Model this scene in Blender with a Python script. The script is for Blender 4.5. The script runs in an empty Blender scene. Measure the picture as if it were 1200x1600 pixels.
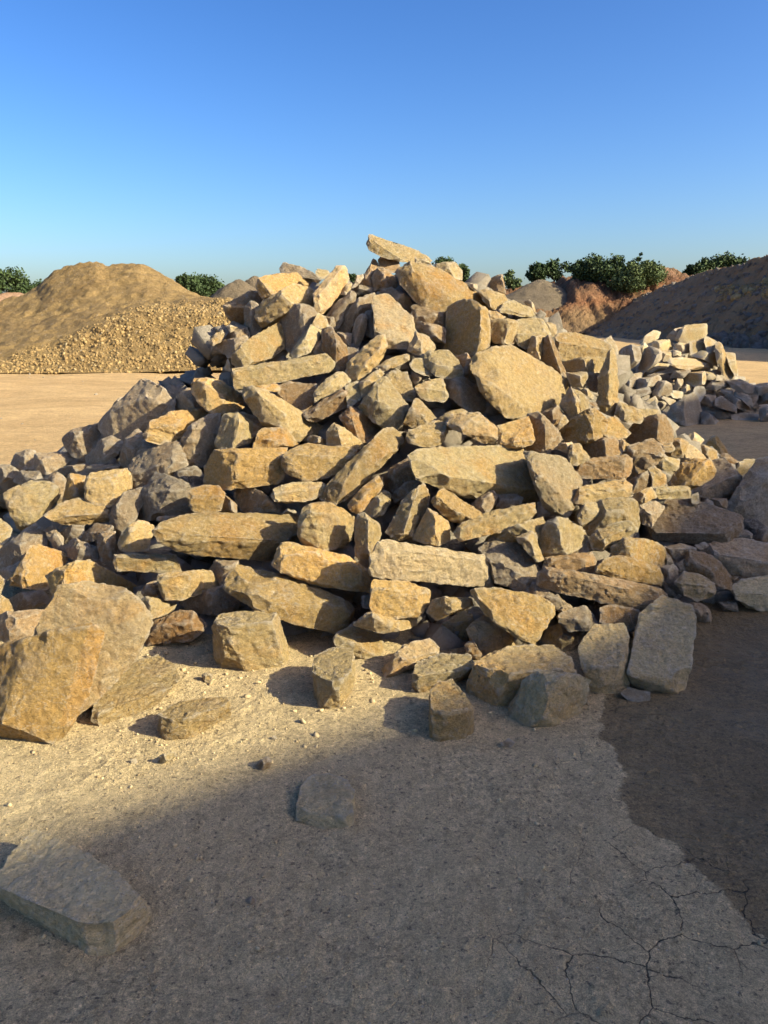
import bpy, bmesh, math, random
import numpy as np
from mathutils import Vector

R = math.radians
scene = bpy.context.scene
COL = scene.collection

# ------------------------------------------------------------------ camera
F = 1200.0                       # focal length in photo pixels (photo 1200 x 1600)
PITCH = R(14.0)
CAM_H = 1.6
cam_data = bpy.data.cameras.new("camera")
cam_data.sensor_fit = 'VERTICAL'
cam_data.sensor_height = 32.0
cam_data.lens = 24.0
cam_data.clip_start = 0.05
cam_data.clip_end = 3000.0
cam = bpy.data.objects.new("camera", cam_data)
COL.objects.link(cam)
cam.location = (0, 0, CAM_H)
cam.rotation_euler = (R(90) - PITCH, 0, 0)
scene.camera = cam
scene.render.resolution_x = 768
scene.render.resolution_y = 1024

# ------------------------------------------------------------------ light
SUN_EL = R(30)
SUN_AZ = R(112)                 # clockwise from +Y
TO_SUN = Vector((math.sin(SUN_AZ) * math.cos(SUN_EL), math.cos(SUN_AZ) * math.cos(SUN_EL), math.sin(SUN_EL)))
world = bpy.data.worlds.new("World")
scene.world = world
world.use_nodes = True
wn = world.node_tree
wn.nodes.clear()
sky = wn.nodes.new('ShaderNodeTexSky')
sky.sky_type = 'NISHITA'
sky.sun_disc = False
sky.sun_elevation = SUN_EL
sky.sun_rotation = SUN_AZ
sky.altitude = 200
sky.air_density = 1.0
sky.dust_density = 2.5
sky.ozone_density = 5.0
bg = wn.nodes.new('ShaderNodeBackground')
bg.inputs['Strength'].default_value = 0.068
wo = wn.nodes.new('ShaderNodeOutputWorld')
hs = wn.nodes.new('ShaderNodeHueSaturation')
hs.inputs['Saturation'].default_value = 1.16
hs.inputs['Hue'].default_value = 0.503
wn.links.new(sky.outputs[0], hs.inputs['Color'])
gm = wn.nodes.new('ShaderNodeGamma')
gm.inputs['Gamma'].default_value = 1.35
wn.links.new(hs.outputs[0], gm.inputs['Color'])
wt = wn.nodes.new('ShaderNodeMix')
wt.data_type = 'RGBA'; wt.blend_type = 'MULTIPLY'
wt.inputs[0].default_value = 1.0
wt.inputs[7].default_value = (1.14, 0.99, 0.90, 1)
wn.links.new(gm.outputs[0], wt.inputs[6])
wn.links.new(wt.outputs[2], bg.inputs[0])
wn.links.new(bg.outputs[0], wo.inputs[0])
sl = bpy.data.lights.new("sun", 'SUN')
sl.energy = 4.3
sl.angle = R(0.55)
sl.color = (1.0, 0.93, 0.67)
sun = bpy.data.objects.new("sun", sl)
COL.objects.link(sun)
sun.rotation_euler = TO_SUN.to_track_quat('Z', 'Y').to_euler()
sun.location = TO_SUN * 50
scene.view_settings.view_transform = 'Standard'
scene.view_settings.look = 'None'
scene.view_settings.exposure = 1.2
scene.view_settings.gamma = 1.0
scene.view_settings.use_curve_mapping = False
scene.cycles.max_bounces = 6
scene.cycles.diffuse_bounces = 4

# ------------------------------------------------------------------ picking points of the place by the photo
CP, SP = math.cos(PITCH), math.sin(PITCH)

def ray(px, py):
    """direction with unit depth along the camera axis"""
    a = (px - 600) / F
    b = (py - 800) / F
    return np.array([a, CP - b * SP, -SP - b * CP])

O = np.array([0, 0, CAM_H])

def at_depth(px, py, z):
    return O + ray(px, py) * z

def at_y(px, py, y):
    d = ray(px, py)
    return O + d * (y / d[1])

def ground_t(px, py):
    d = ray(px, py)
    return CAM_H / -d[2] if d[2] < -0.005 else 320.0

def ground_pt(px, py):
    return O + ray(px, py) * ground_t(px, py)

# ------------------------------------------------------------------ numpy noise
def _hash(i, j, k, seed):
    h = (i * 374761393 + j * 668265263 + k * 2147483647 + seed * 974711) & 0xFFFFFFFF
    h = ((h ^ (h >> 13)) * 1274126177) & 0xFFFFFFFF
    h = ((h ^ (h >> 16)) * 2246822519) & 0xFFFFFFFF
    return ((h ^ (h >> 15)) & 0xFFFFFF) / float(0xFFFFFF)

def vnoise(P, seed=0):
    """value noise, -1..1"""
    P = np.asarray(P, dtype=np.float64)
    I = np.floor(P).astype(np.int64)
    f = P - I
    u = f * f * f * (f * (f * 6 - 15) + 10)
    r = 0
    for a in (0, 1):
        wa = u[:, 0] if a else 1 - u[:, 0]
        for b in (0, 1):
            wb = u[:, 1] if b else 1 - u[:, 1]
            for c in (0, 1):
                wc = u[:, 2] if c else 1 - u[:, 2]
                r = r + wa * wb * wc * _hash(I[:, 0] + a, I[:, 1] + b, I[:, 2] + c, seed)
    return r * 2 - 1

def fbm(P, octaves=4, seed=0, gain=0.5):
    r, a, s = 0, 1.0, 1.0
    for o in range(octaves):
        r = r + a * vnoise(P * s + o * 17.3, seed + o)
        a *= gain
        s *= 2.03
    return r

# ------------------------------------------------------------------ node helpers
def new_mat(name):
    m = bpy.data.materials.new(name)
    m.use_nodes = True
    nt = m.node_tree
    nt.nodes.clear()
    out = nt.nodes.new('ShaderNodeOutputMaterial')
    b = nt.nodes.new('ShaderNodeBsdfPrincipled')
    b.inputs['Roughness'].default_value = 0.9
    b.inputs['Specular IOR Level'].default_value = 0.25
    nt.links.new(b.outputs[0], out.inputs[0])
    return m, nt, b

def N(nt, t, **kw):
    n = nt.nodes.new(t)
    for k, v in kw.items():
        setattr(n, k, v)
    return n

def noise(nt, vec, scale, detail=4, rough=0.55, dist=0.0):
    n = N(nt, 'ShaderNodeTexNoise')
    n.inputs['Scale'].default_value = scale
    n.inputs['Detail'].default_value = detail
    n.inputs['Roughness'].default_value = rough
    n.inputs['Distortion'].default_value = dist
    if vec is not None:
        nt.links.new(vec, n.inputs['Vector'])
    return n.outputs['Fac']

def ramp(nt, fac, stops, interp='LINEAR'):
    r = N(nt, 'ShaderNodeValToRGB')
    r.color_ramp.interpolation = interp
    e = r.color_ramp.elements
    while len(e) < len(stops):
        e.new(0.5)
    for el, (p, c) in zip(e, stops):
        el.position = p
        el.color = (c, c, c, 1) if isinstance(c, (int, float)) else (*c, 1)
    nt.links.new(fac, r.inputs[0])
    return r.outputs[0]

def mix(nt, fac, a, b, mode='MIX'):
    m = N(nt, 'ShaderNodeMix', data_type='RGBA', blend_type=mode)
    for s, v in ((m.inputs[0], fac), (m.inputs[6], a), (m.inputs[7], b)):
        if isinstance(v, (int, float)):
            s.default_value = v if s.type == 'VALUE' else (v, v, v, 1)
        elif isinstance(v, tuple):
            s.default_value = (*v, 1)
        else:
            nt.links.new(v, s)
    return m.outputs[2]

def mth(nt, op, a, b=0.0, clamp=False):
    m = N(nt, 'ShaderNodeMath', operation=op, use_clamp=clamp)
    for s, v in ((m.inputs[0], a), (m.inputs[1], b)):
        if isinstance(v, (int, float)):
            s.default_value = v
        else:
            nt.links.new(v, s)
    return m.outputs[0]

def bump(nt, bsdf, height, strength, dist, prev=None):
    b = N(nt, 'ShaderNodeBump')
    b.inputs['Strength'].default_value = strength
    b.inputs['Distance'].default_value = dist
    nt.links.new(height, b.inputs['Height'])
    if prev is not None:
        nt.links.new(prev, b.inputs['Normal'])
    nt.links.new(b.outputs[0], bsdf.inputs['Normal'])
    return b.outputs[0]

def scaled(nt, vec, s):
    m = N(nt, 'ShaderNodeMapping')
    m.inputs['Scale'].default_value = s
    nt.links.new(vec, m.inputs['Vector'])
    return m.outputs[0]

# ------------------------------------------------------------------ stone material
def stone_material(name, per_island=False, fixed=None):
    m, nt, b = new_mat(name)
    tc = N(nt, 'ShaderNodeTexCoord')
    geo = N(nt, 'ShaderNodeNewGeometry')
    pos = geo.outputs['Position']
    oi = N(nt, 'ShaderNodeObjectInfo')
    if per_island:
        base = ramp(nt, geo.outputs['Random Per Island'], [(0.0, (0.24, 0.165, 0.09)), (0.35, (0.30, 0.21, 0.12)), (0.7, (0.22, 0.175, 0.12)), (1.0, (0.33, 0.24, 0.14))])  # loose stones darker than the heap's, deepening the gaps' shade by colour
    elif fixed is not None:
        rg_ = N(nt, 'ShaderNodeRGB'); rg_.outputs[0].default_value = (*fixed, 1); base = rg_.outputs[0]
    else:
        base = oi.outputs['Color']
    # offset the pattern per stone
    va = N(nt, 'ShaderNodeVectorMath', operation='ADD')
    nt.links.new(pos, va.inputs[0])
    cmb = N(nt, 'ShaderNodeCombineXYZ')
    off = mth(nt, 'MULTIPLY', oi.outputs['Random'], 60.0)
    nt.links.new(off, cmb.inputs[0])
    nt.links.new(mth(nt, 'MULTIPLY', oi.outputs['Random'], 37.0), cmb.inputs[1])
    nt.links.new(cmb.outputs[0], va.inputs[1])
    v = va.outputs[0]
    # rusty / ochre clouds
    n1 = noise(nt, v, 3.4, 5, 0.6, 0.9)
    f1 = ramp(nt, n1, [(0.46, 0.0), (0.68, 1.0)])
    rnd = oi.outputs['Random']
    c = mix(nt, mth(nt, 'MULTIPLY', f1, mth(nt, 'ADD', 0.15, mth(nt, 'MULTIPLY', rnd, 0.6))), base, mix(nt, 1.0, base, (1.10, 0.80, 0.42), 'MULTIPLY'))
    # cooler grey weathering film
    n2 = noise(nt, v, 7.0, 6, 0.65, 0.3)
    f2 = ramp(nt, n2, [(0.50, 0.0), (0.70, 1.0)])
    rnd2 = mth(nt, 'FRACT', mth(nt, 'MULTIPLY', rnd, 13.7))
    c = mix(nt, mth(nt, 'MULTIPLY', f2, mth(nt, 'ADD', 0.08, mth(nt, 'MULTIPLY', rnd2, 0.45))), c, (0.37, 0.29, 0.215))
    # pale chalky scuffs, streaky
    n3 = noise(nt, scaled(nt, v, (1.0, 1.0, 2.2)), 16.0, 8, 0.72, 1.2)
    f3 = ramp(nt, n3, [(0.56, 0.0), (0.70, 1.0)])
    c = mix(nt, mth(nt, 'MULTIPLY', f3, mth(nt, 'ADD', 0.12, mth(nt, 'MULTIPLY', mth(nt, 'FRACT', mth(nt, 'MULTIPLY', rnd, 7.3)), 0.05 if per_island else 0.5))), c, (0.66, 0.59, 0.46))
    # scratch-like thin pale veins
    n6 = noise(nt, v, 9.0, 7, 0.6, 2.0)
    vein = ramp(nt, n6, [(0.485, 0.0), (0.5, 1.0), (0.515, 0.0)])
    c = mix(nt, mth(nt, 'MULTIPLY', vein, 0.35), c, (0.62, 0.57, 0.48))
    # dark grain, plus the shade of small pits put into the colour
    n4 = noise(nt, v, 90.0, 4, 0.7)
    f4 = ramp(nt, n4, [(0.32, 1.0), (0.44, 0.0)])
    c = mix(nt, mth(nt, 'MULTIPLY', f4, 0.45), c, (0.10, 0.07, 0.045))
    n5 = noise(nt, v, 48.0, 7, 0.75)
    c = mix(nt, 0.55, c, ramp(nt, n5, [(0.32, 0.5), (0.68, 1.4)]), 'MULTIPLY')
    # pale bruised edges from the hull
    pt = ramp(nt, geo.outputs['Pointiness'], [(0.51, 0.0), (0.57, 1.0)])
    c = mix(nt, mth(nt, 'MULTIPLY', pt, 0.5), c, (0.60, 0.53, 0.42))
    nt.links.new(c, b.inputs['Base Color'])
    b.inputs['Roughness'].default_value = 0.88
    h1 = noise(nt, v, 40.0, 8, 0.72, 0.8)
    h1 = mth(nt, 'MULTIPLY', h1, mth(nt, 'ADD', 0.35, mth(nt, 'FRACT', mth(nt, 'MULTIPLY', rnd, 5.9))))
    p = bump(nt, b, h1, 1.0, 0.032)
    h2 = noise(nt, scaled(nt, v, (1.0, 1.0, 2.5)), 110.0, 5, 0.7)
    p = bump(nt, b, h2, 1.0, 0.013, p)
    return m

MAT_STONE = stone_material("stone")
MAT_RUBBLE = stone_material("rubble_stone", True)
MAT_RUST = stone_material("rusty_stone", fixed=(0.56, 0.33, 0.11))

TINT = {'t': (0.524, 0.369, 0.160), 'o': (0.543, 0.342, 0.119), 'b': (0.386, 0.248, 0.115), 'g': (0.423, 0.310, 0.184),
        'p': (0.580, 0.419, 0.217), 'k': (0.175, 0.140, 0.098), 'l': (0.66, 0.505, 0.26), 'w': (0.607, 0.504, 0.353)}  # grey and blackish tints partly carry shade; light grey brightens stones standing in shade

# ------------------------------------------------------------------ the heap's surface
HX = [-5.2, -4.2, -3.3, -2.6, -2.1, -1.4, -0.8, 0.0, 0.25, 0.7, 1.32, 1.85, 2.35, 2.95, 3.5, 4.2]
HZ = [0.0, 0.25, 0.48, 0.75, 1.06, 1.60, 1.90, 2.02, 2.05, 1.98, 1.68, 1.38, 0.75, 0.42, 0.22, 0.0]
TX = [-5.2, -3.3, -2.2, -1.2, -0.5, 0.5, 1.3, 2.15, 3.0, 4.2]
TY = [6.3, 4.6, 3.6, 3.35, 3.3, 3.1, 3.15, 3.75, 4.8, 6.3]
RIDGE_Y = 6.3

def heap_z(x, y):
    h = np.interp(x, HX, HZ)
    t = np.interp(x, TX, TY)
    front = (y - t) / (RIDGE_Y - t + 1e-6)
    back = (RIDGE_Y + 2.2 - y) / 2.2
    return h * np.clip(np.minimum(front, back), 0, 1)

def heap_t(px, py):
    """distance along the view ray to the heap's surface"""
    d = ray(px, py)
    ts = np.linspace(2.2, 11.0, 900)
    P = O[None, :] + d[None, :] * ts[:, None]
    z = heap_z(P[:, 0], P[:, 1])
    hit = np.nonzero(P[:, 2] <= z + 0.001)[0]
    if len(hit):
        return ts[hit[0]]
    return (RIDGE_Y + 0.05) / d[1]

# ------------------------------------------------------------------ stones
DATA = """T 300 360 4
g|555,235 580,205 640,222 665,240 700,238 740,262 790,290 790,305 700,280 640,270 600,275 565,262||
t|780,237 855,255 860,280 820,305 790,300 775,270||
o|405,350 418,300 480,290 520,272 600,275 700,262 760,285 808,310 780,350 750,375 700,345 630,335 560,370 480,410 440,430|430,310 490,405|*long orange slab in the heap's upper shoulder
b|205,470 300,440 350,390 410,385 437,425 400,480 335,600 270,585 210,500|215,475 335,465|u earth-crusted brown boulder
t|395,540 400,480 470,430 560,375 630,338 740,360 780,400 778,470 740,500 680,475 600,500 520,560 430,610 400,580|560,400 620,455|broad tan block with a notch in its top
g|328,560 330,480 370,445 410,465 400,560 430,620 370,660 350,600||
g|540,560 600,500 660,460 750,490 780,540 750,590 700,650 620,745 590,740 590,660 565,620|690,500|dark grainy boulder
t|750,590 790,515 830,540 858,600 820,625 790,605||
t|600,790 740,590 810,625 800,660 740,760 660,790|700,690|
t|235,790 330,700 420,640 540,572 560,600 592,700 580,745 510,790 440,810 340,850 300,860 250,830|290,740 345,835|*squarish block with a dark shaded side above the long bedded slab
t|245,870 330,850 520,810 700,785 865,765 893,830 890,880 750,915 560,950 430,970 320,985 285,1000 255,940|255,885 440,850 700,800 870,785|*long bedded slab with cracked layers
b|820,620 880,620 930,700 970,745 975,800 965,890 900,870 890,790 820,750|900,700|
b|760,765 770,715 800,690 820,680 822,760||
p|755,390 830,310 900,230 940,225 965,240 982,300 940,370 880,440 825,525 780,510 780,430|785,415 870,320 930,240|*mottled slab leaning steeply on the skyline
g|840,540 890,470 985,390 1020,400 1022,440 960,520 920,600 895,600 885,545|890,530 985,420|
t|930,400 960,345 1000,325 1000,360 960,400||
p|1000,360 1035,280 1068,278 1070,300 1030,350||
b|1045,340 1075,290 1130,185 1160,210 1165,250 1140,280 1135,360|1100,280|
g|1000,380 1050,345 1130,360 1120,390 1020,400||
g|905,630 960,560 1000,480 1040,430 1130,400 1150,480 1130,500 1050,520 1000,600 990,640|1040,450|long grey leaning slab
g|980,720 1010,620 1025,560 1065,520 1095,550 1085,620 1050,710 1000,730|1060,560 1020,710|finger-shaped stone standing on end
g|1085,520 1130,505 1145,570 1143,670 1085,650||
g|910,640 1000,650 985,720 950,720||
g|825,540 885,545 905,630 860,600||
g|975,735 1040,740 1030,800 985,860 975,800||
t|100,700 130,660 190,615 210,640 170,700 130,720||
p|210,600 240,592 285,608 240,640||
g|210,665 250,625 340,610 355,665 300,712 235,700||
g|150,730 210,690 300,715 340,660 345,690 240,790 205,770||
t|205,870 225,800 255,850 240,880||
o|400,975 530,960 558,990 540,1008 470,1003||thin orange flake
b|545,1040 560,960 640,950 700,990 770,970 760,1060 740,1100 700,1150 640,1110 560,1050||
t|760,1010 830,940 900,885 940,885 992,945 940,980 850,1020 765,1075|785,1030 890,930|
b|705,1140 800,1070 940,990 975,1010 970,1100 880,1150 780,1195 730,1180|730,1150 950,1010|
t|960,965 1040,943 1055,1000 1050,1060 975,1115 965,1030||small upright tan block
T 550 350 4
t|90,120 115,68 260,115 400,165 470,195 497,225 497,252 400,245 330,235 260,225 180,200 110,165|120,95 210,165 290,210|*long flat stone lying across the very top of the heap
t|390,207 460,213 497,250 400,258||
t|285,290 300,235 350,235 430,265 500,262 600,320 720,375 800,440 850,525 780,500 700,465 620,515 560,560 455,550 400,480 300,370|375,275 445,345 475,435 620,460|*huge sloping block with a broad sunlit top near the summit
o,-0.05|580,795 585,650 595,520 640,505 700,470 770,480 845,530 850,610 862,650 855,760 800,810 730,820 650,825|820,550 810,650 790,800|*cube-like block banded dark and light under the huge sloping block
b|380,520 400,505 450,550 560,565 595,580 590,650 450,615 385,600||
b|385,610 470,620 580,655 575,740 480,720 400,665||
p|145,450 220,440 260,470 320,530 380,590 400,690 395,740 340,775 230,780 180,710 145,700 145,600 130,500|165,690 260,700 350,715|*tall pale slab standing face-on below the summit
g|160,435 250,400 330,440 380,500 378,580 330,520 270,480 190,440||
b|165,230 190,205 290,235 290,300 240,300 180,270||
b|135,330 160,280 200,278 280,345 305,410 280,420 215,400 140,410|200,320|
t|505,255 590,240 640,237 690,290 685,350 640,335 570,300|600,270|rounded tan stone perched behind the huge sloping block
b|775,420 800,385 870,340 935,315 955,430 900,435 830,410|930,330|dark pointed stone on the skyline
t|735,375 780,375 780,410 750,395||
t|785,420 840,410 890,430 950,440 980,475 920,545 870,530 845,510 800,450|860,480|
t|915,540 955,490 1010,480 1120,530 1150,580 1080,580 930,550|930,530 1090,565|thin flat slab jutting out at the heap's upper edge
t|1070,490 1110,475 1135,510 1150,570 1110,525||
t|850,540 900,545 960,580 920,600 850,605||
t|850,605 960,590 1040,610 1035,650 990,660 985,760 930,750 880,740 860,650|985,620 950,740|
b|990,660 1035,650 1015,740 985,760||
t|1012,670 1030,610 1060,595 1140,590 1195,600 1240,690 1170,740 1090,780 1030,750|1030,690 1200,680|broad brown block with a flat top
p|345,790 400,670 480,710 525,775 500,800 440,830 350,800|420,740|
t|440,830 480,795 600,790 660,850 697,910 690,965 600,965 520,950 490,910 440,870|530,880 690,915|*angular tan block with a bright top facet below the banded block
t|360,870 380,845 440,840 450,890 500,950 440,940 370,905||
b|655,835 720,815 780,900 790,940 770,1000 700,960 690,900||
t|155,885 220,850 350,805 368,825 355,860 260,900 180,920|200,890 350,840|narrow thin slab in a dark gap
t|-35,870 20,850 90,770 160,695 200,695 217,760 200,830 150,890 80,950 30,980 -10,980 -40,930|60,900 180,760|*slab tilted up to one corner in the middle of the heap
g|555,1010 640,965 700,965 780,1020 830,1120 880,1170 780,1180 700,1150 640,1100 600,1060|670,1030|grey slab half in shadow
t|385,1020 520,965 570,965 530,1000 555,1020 600,1080 580,1110 480,1105 420,1080|395,1025 580,1045|
b|375,925 440,950 480,960 400,1000 375,970||
t|1092,810 1125,700 1200,700 1210,725 1172,848||
S 1 1
t|733,562 747,552 772,543 800,541 830,558 860,575 887,597 893,612 884,628 858,640 835,650 805,657 790,650 768,630 752,612 743,594 748,580|757,592 790,628 825,640|*largest boulder, its broad flat face full in the sun
T 150 560 4
t|590,155 620,130 700,128 790,145 850,190 915,240 920,300 860,345 790,350 740,360 700,310 650,290 645,235 600,210|680,160 700,250 800,240|*lumpy tan boulder with a pitted hollow
g|490,330 510,230 560,195 600,190 645,240 645,290 680,310 620,320 540,330||
g|415,350 490,250 490,330 450,345||
g|20,410 95,330 160,260 265,160 300,140 375,185 420,205 465,270 430,330 350,355 300,390 250,440 180,525 120,510 55,455|100,330 270,290 380,205|*big grey slab slanting down the shaded flank
g|100,320 110,280 140,250 175,245 130,300||
g|150,690 160,580 200,480 260,450 300,500 240,590 215,690||
t|295,455 340,400 470,335 600,325 700,310 735,350 650,370 580,425 480,440 490,525 400,535 320,515|330,440 500,410|brown boulder with a rounded nose
g|470,460 520,430 580,425 560,480 520,530 480,510||
g|480,635 520,570 560,480 600,420 690,365 765,360 750,480 720,590 680,670 620,665 520,650|530,580 600,450|*large grey block with small flecks of sun
g|240,600 300,510 390,540 350,560 260,620||
g|215,670 270,590 350,555 490,530 520,545 480,620 490,650 560,665 440,720 400,750 300,800 230,805 225,720|235,730 450,650|broad grey slab lying in shade
k|440,735 510,700 620,675 660,710 680,790 600,800 500,760|520,720|
g|240,1000 260,880 330,800 380,728 440,742 520,770 610,800 570,850 600,985 480,992 370,1000 300,985|330,850 470,820 380,970|grey block with one pale sunlit face
g|85,960 130,900 180,845 300,820 330,800 260,880 245,1000 215,1040 150,1080 110,1090 95,1040|130,930|
t|735,555 790,400 800,345 880,335 975,400 980,420 960,480 975,520 900,540 860,565 780,570|895,400 865,550|
b|900,335 990,370 1070,430 1010,450 980,490 960,470 980,410||
o|680,795 683,680 735,570 900,560 1060,575 1190,550 1165,650 1170,740 1130,780 1000,780 920,800 850,822 790,800|845,600 875,740 1150,640|*wide block with a white-streaked corner and orange underside
o|575,850 580,820 660,800 760,795 810,850 790,900 780,950 700,960 640,970 600,950 570,890|590,860 790,855|orange block with a sunlit top
b|800,850 880,920 880,975 780,955||
b|875,840 900,800 960,800 1050,850 1135,920 1135,975 1000,975 920,950 880,890|1070,870|
g|385,1010 395,990 530,985 560,990 480,1010||
S 1 1
g|135,715 160,688 173,682 193,695 180,713 157,730 143,728|165,700|
t|133,750 140,740 187,737 198,733 205,742 205,770 175,793 150,788 133,783|140,752 178,747 176,788|*blocky stone half lit and half in shade
t|185,850 190,835 200,822 215,813 238,820 240,826 232,840 230,860 205,862 188,860|205,832|
t|240,828 250,818 275,810 310,802 350,803 400,806 440,803 466,805 470,840 455,850 430,862 425,877 370,872 320,868 280,862 250,845|248,832 290,846 350,850 450,846|u *longest slab of the heap, lying level with a dark overhang
T 400 560 4
t|0,500 20,450 60,430 160,430 200,450 270,540 240,550 180,545 60,570 -20,568 -20,520|0,500 160,520|
t|-85,220 -75,180 0,180 60,200 180,270 300,360 440,440 440,470 390,495 270,515 180,440 60,430 0,370 -60,290|10,215 110,280 180,350 185,430|*long beam-like stone pointing down into the heap
t|320,510 350,478 390,490 440,510 440,545 330,540||
t|445,460 490,400 520,420 600,475 675,530 640,580 540,560 445,540||wedge of tan stone
o|155,680 180,590 270,545 330,540 450,555 560,555 620,570 645,640 600,690 520,720 400,755 300,765 200,720|185,600 295,665 300,755 600,620|*peach-coloured slab with a square end
t|395,870 460,770 560,715 640,670 650,600 720,510 790,445 850,440 905,475 925,520 880,580 800,660 720,740 620,820 560,890 500,915|720,560 800,600 560,760|*long rough slab leaning diagonally across the middle
b|530,370 590,310 660,340 720,400 800,440 720,500 680,530 640,490 560,430|600,370|
t|640,300 700,240 770,130 810,110 860,190 930,290 960,310 930,380 880,450 800,430 730,390 660,330|760,250 900,350|*steep pyramid-shaped stone with rippled sunlit face
t|645,150 700,110 770,65 800,100 760,160 700,230 655,250 650,190||
t|810,100 850,75 940,85 960,130 1000,230 990,270 930,260 860,190 830,130||
t|1000,240 1060,300 1125,370 1080,440 1000,440 920,410 960,320||
t|935,500 960,450 1060,440 1110,390 1190,400 1195,490 1150,540 1080,560 960,530|960,485 1080,500 1180,460|
b|835,700 870,670 970,620 1050,620 1020,700 1000,760 900,820 860,830 835,790|870,690 1000,650|
o|570,915 620,860 680,800 760,735 795,750 790,800 740,880 680,940 630,970 590,955|640,900 770,770|bright orange bar-shaped stone
t|680,940 760,860 790,825 830,830 858,870 820,920 790,980 740,995 700,985|780,900|
t|260,1090 270,1000 300,930 360,905 470,905 500,940 580,990 610,990 615,1060 590,1130 540,1180 420,1200 340,1190 290,1150|330,960 480,1000 440,1100|*rounded cream block resting on the level slab's end
t|820,1080 870,990 930,870 1000,810 1050,785 1085,850 1075,930 1040,1000 970,1110 920,1145 860,1130|1000,830 960,970 930,1060|*tan block tipped on end beside the grey-edged slab
t|975,1130 1075,940 1130,970 1200,1020 1215,1130 1130,1175 1040,1150||
b|855,850 930,780 1010,770 1030,790 940,860 870,900||
t|160,970 200,940 240,950 255,970||
t|90,850 120,805 250,775 340,765 420,780 438,810 390,870 260,900 130,905|115,850 300,840 420,800|
t|620,1190 618,1040 640,980 680,970 770,1040 785,1100 760,1160 730,1260 620,1240|700,1010 700,1190|
T 620 600 4
t|245,225 300,185 400,150 440,175 430,260 320,290||
p|310,245 350,190 520,180 600,240 650,300 688,350 660,370 540,370 420,310 330,275|400,265 520,200 600,330|*knobbly cream stone under the largest boulder
o|630,265 740,240 825,200 862,350 840,380 760,400 560,395 590,370 690,350 680,310|850,355 700,365|smooth orange-tan block
b|828,200 890,185 950,240 1010,310 1022,350 940,430 870,430 800,405 862,360|930,240 960,350 925,420|*dark brown mottled stone with one bright edge
b|900,190 1000,140 1040,190 980,280 960,250||
t|985,280 1040,195 1080,235 1010,290||
t|1015,130 1090,20 1130,90 1150,200 1150,235 1110,245 1060,190|1115,100 1140,220|wedge hanging beside the largest boulder
t|80,450 130,415 240,400 540,400 640,390 780,405 800,470 850,560 875,640 870,735 800,720 680,700 520,710 450,715 350,680 230,640 130,600 130,560 150,500|150,550 300,585 520,630 700,610 860,645|u *wide pale slab with a notch broken from its lower edge
p|795,425 850,430 900,440 1000,450 1060,470 1100,540 1155,600 1150,660 1100,720 1095,800 1055,840 980,810 920,770 880,690 870,600 830,540|870,560 1000,640 1090,740|*two-tone slab, cream above and grey at its lower corner
g|460,760 520,710 600,672 620,700 615,750 560,805 500,790||
g|620,770 630,700 730,685 788,715 770,750 700,775||
o|205,740 240,690 300,655 400,720 550,810 550,850 520,885 400,875 330,850 250,770|235,700 340,785 520,870|u *bright prism-shaped stone pointing down between slabs
t|360,930 380,885 540,880 550,810 700,780 880,735 885,830 800,870 640,930 500,965 400,980|400,900 870,750|*long thin bar-like slab tilted gently upward
g|880,740 910,720 965,810 880,840||
t|540,965 800,870 910,830 928,865 905,920 885,980 820,915 690,935 560,1000||
t|740,960 850,920 880,990 920,1110 870,1110 800,1030||
T 700 800 4
g|215,235 310,150 350,135 400,180 500,250 560,330 567,350 530,420 490,500 450,490 400,470 300,430 280,330 240,270|300,325 470,400 490,470|*grey pointed stone with its tip downward
t|565,180 605,150 620,60 680,40 740,40 800,80 850,120 880,180 760,240 740,270 600,300 590,240||flat-faced tan slab
g|755,240 790,205 890,175 905,225 830,272 760,262||
b|605,350 620,285 850,280 890,258 912,310 900,385 850,380 640,365|630,290 855,290 860,375|short brown beam with a lit end
S 1 1
b|848,918 851,898 860,890 905,895 950,903 1000,911 1020,915 1022,923 1036,926 1034,937 1027,955 1010,955 982,947 945,943 900,933 860,922|862,894 920,901 980,919 1025,932|*long brown beam with a sunlit strip on top, jutting over the pale tilted slab
T 900 680 4
o|115,855 140,800 250,760 270,745 350,770 450,790 520,830 535,870 540,940 490,930 340,905|150,830 300,790 500,850|ochre block with soft rounded edges
o|225,700 300,640 400,655 480,660 545,700 567,770 540,830 450,800 350,780 260,750 210,760|330,680|
t|80,640 140,590 240,550 340,535 380,590 320,640 160,725 110,720|165,650 360,565|*small beam with a grey top and bright front on the sunlit edge of the heap
t|45,575 190,500 200,440 160,400 280,390 370,400 385,440 400,560 390,600 350,560 200,580 110,610 80,625|195,490 300,470|
t|10,500 60,430 130,420 190,450 180,500 40,575 10,530||
S 1 1
t|893,782 905,762 955,755 975,748 988,760 985,775 950,779 920,786 903,787|905,775 975,765|
T 900 680 4
b|5,225 25,160 130,145 320,128 345,150 343,215 300,270 120,265 20,260|30,165 300,155 303,260|*brick-shaped brown stone lying level with a lit end
b|30,65 170,20 250,25 275,120 190,140 90,145|178,30 188,135|
b|290,120 340,75 480,28 548,115 520,160 390,250 320,270 370,200 350,170|345,90 395,180 535,125|*brown block tipped toward the brick-shaped stone
T 850 480 4
b|510,820 560,740 620,700 700,680 740,680 795,760 795,850 720,845 680,830 550,865|718,695 705,825|*big brown block with a bright sunlit end on the far shoulder
t|460,860 490,825 550,870 500,905||
t|440,670 470,590 540,620 600,650 620,700 600,725 500,715||
t|570,635 720,640 728,685 620,700 600,650||
o|365,800 380,750 400,690 450,690 535,785 500,830 460,825||
t|150,920 180,850 220,855 285,935 280,950 230,950 210,990 160,985||
t|60,880 110,850 170,840 190,880 150,915 120,890||
t|710,850 800,850 820,885 800,905 750,905||
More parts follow.
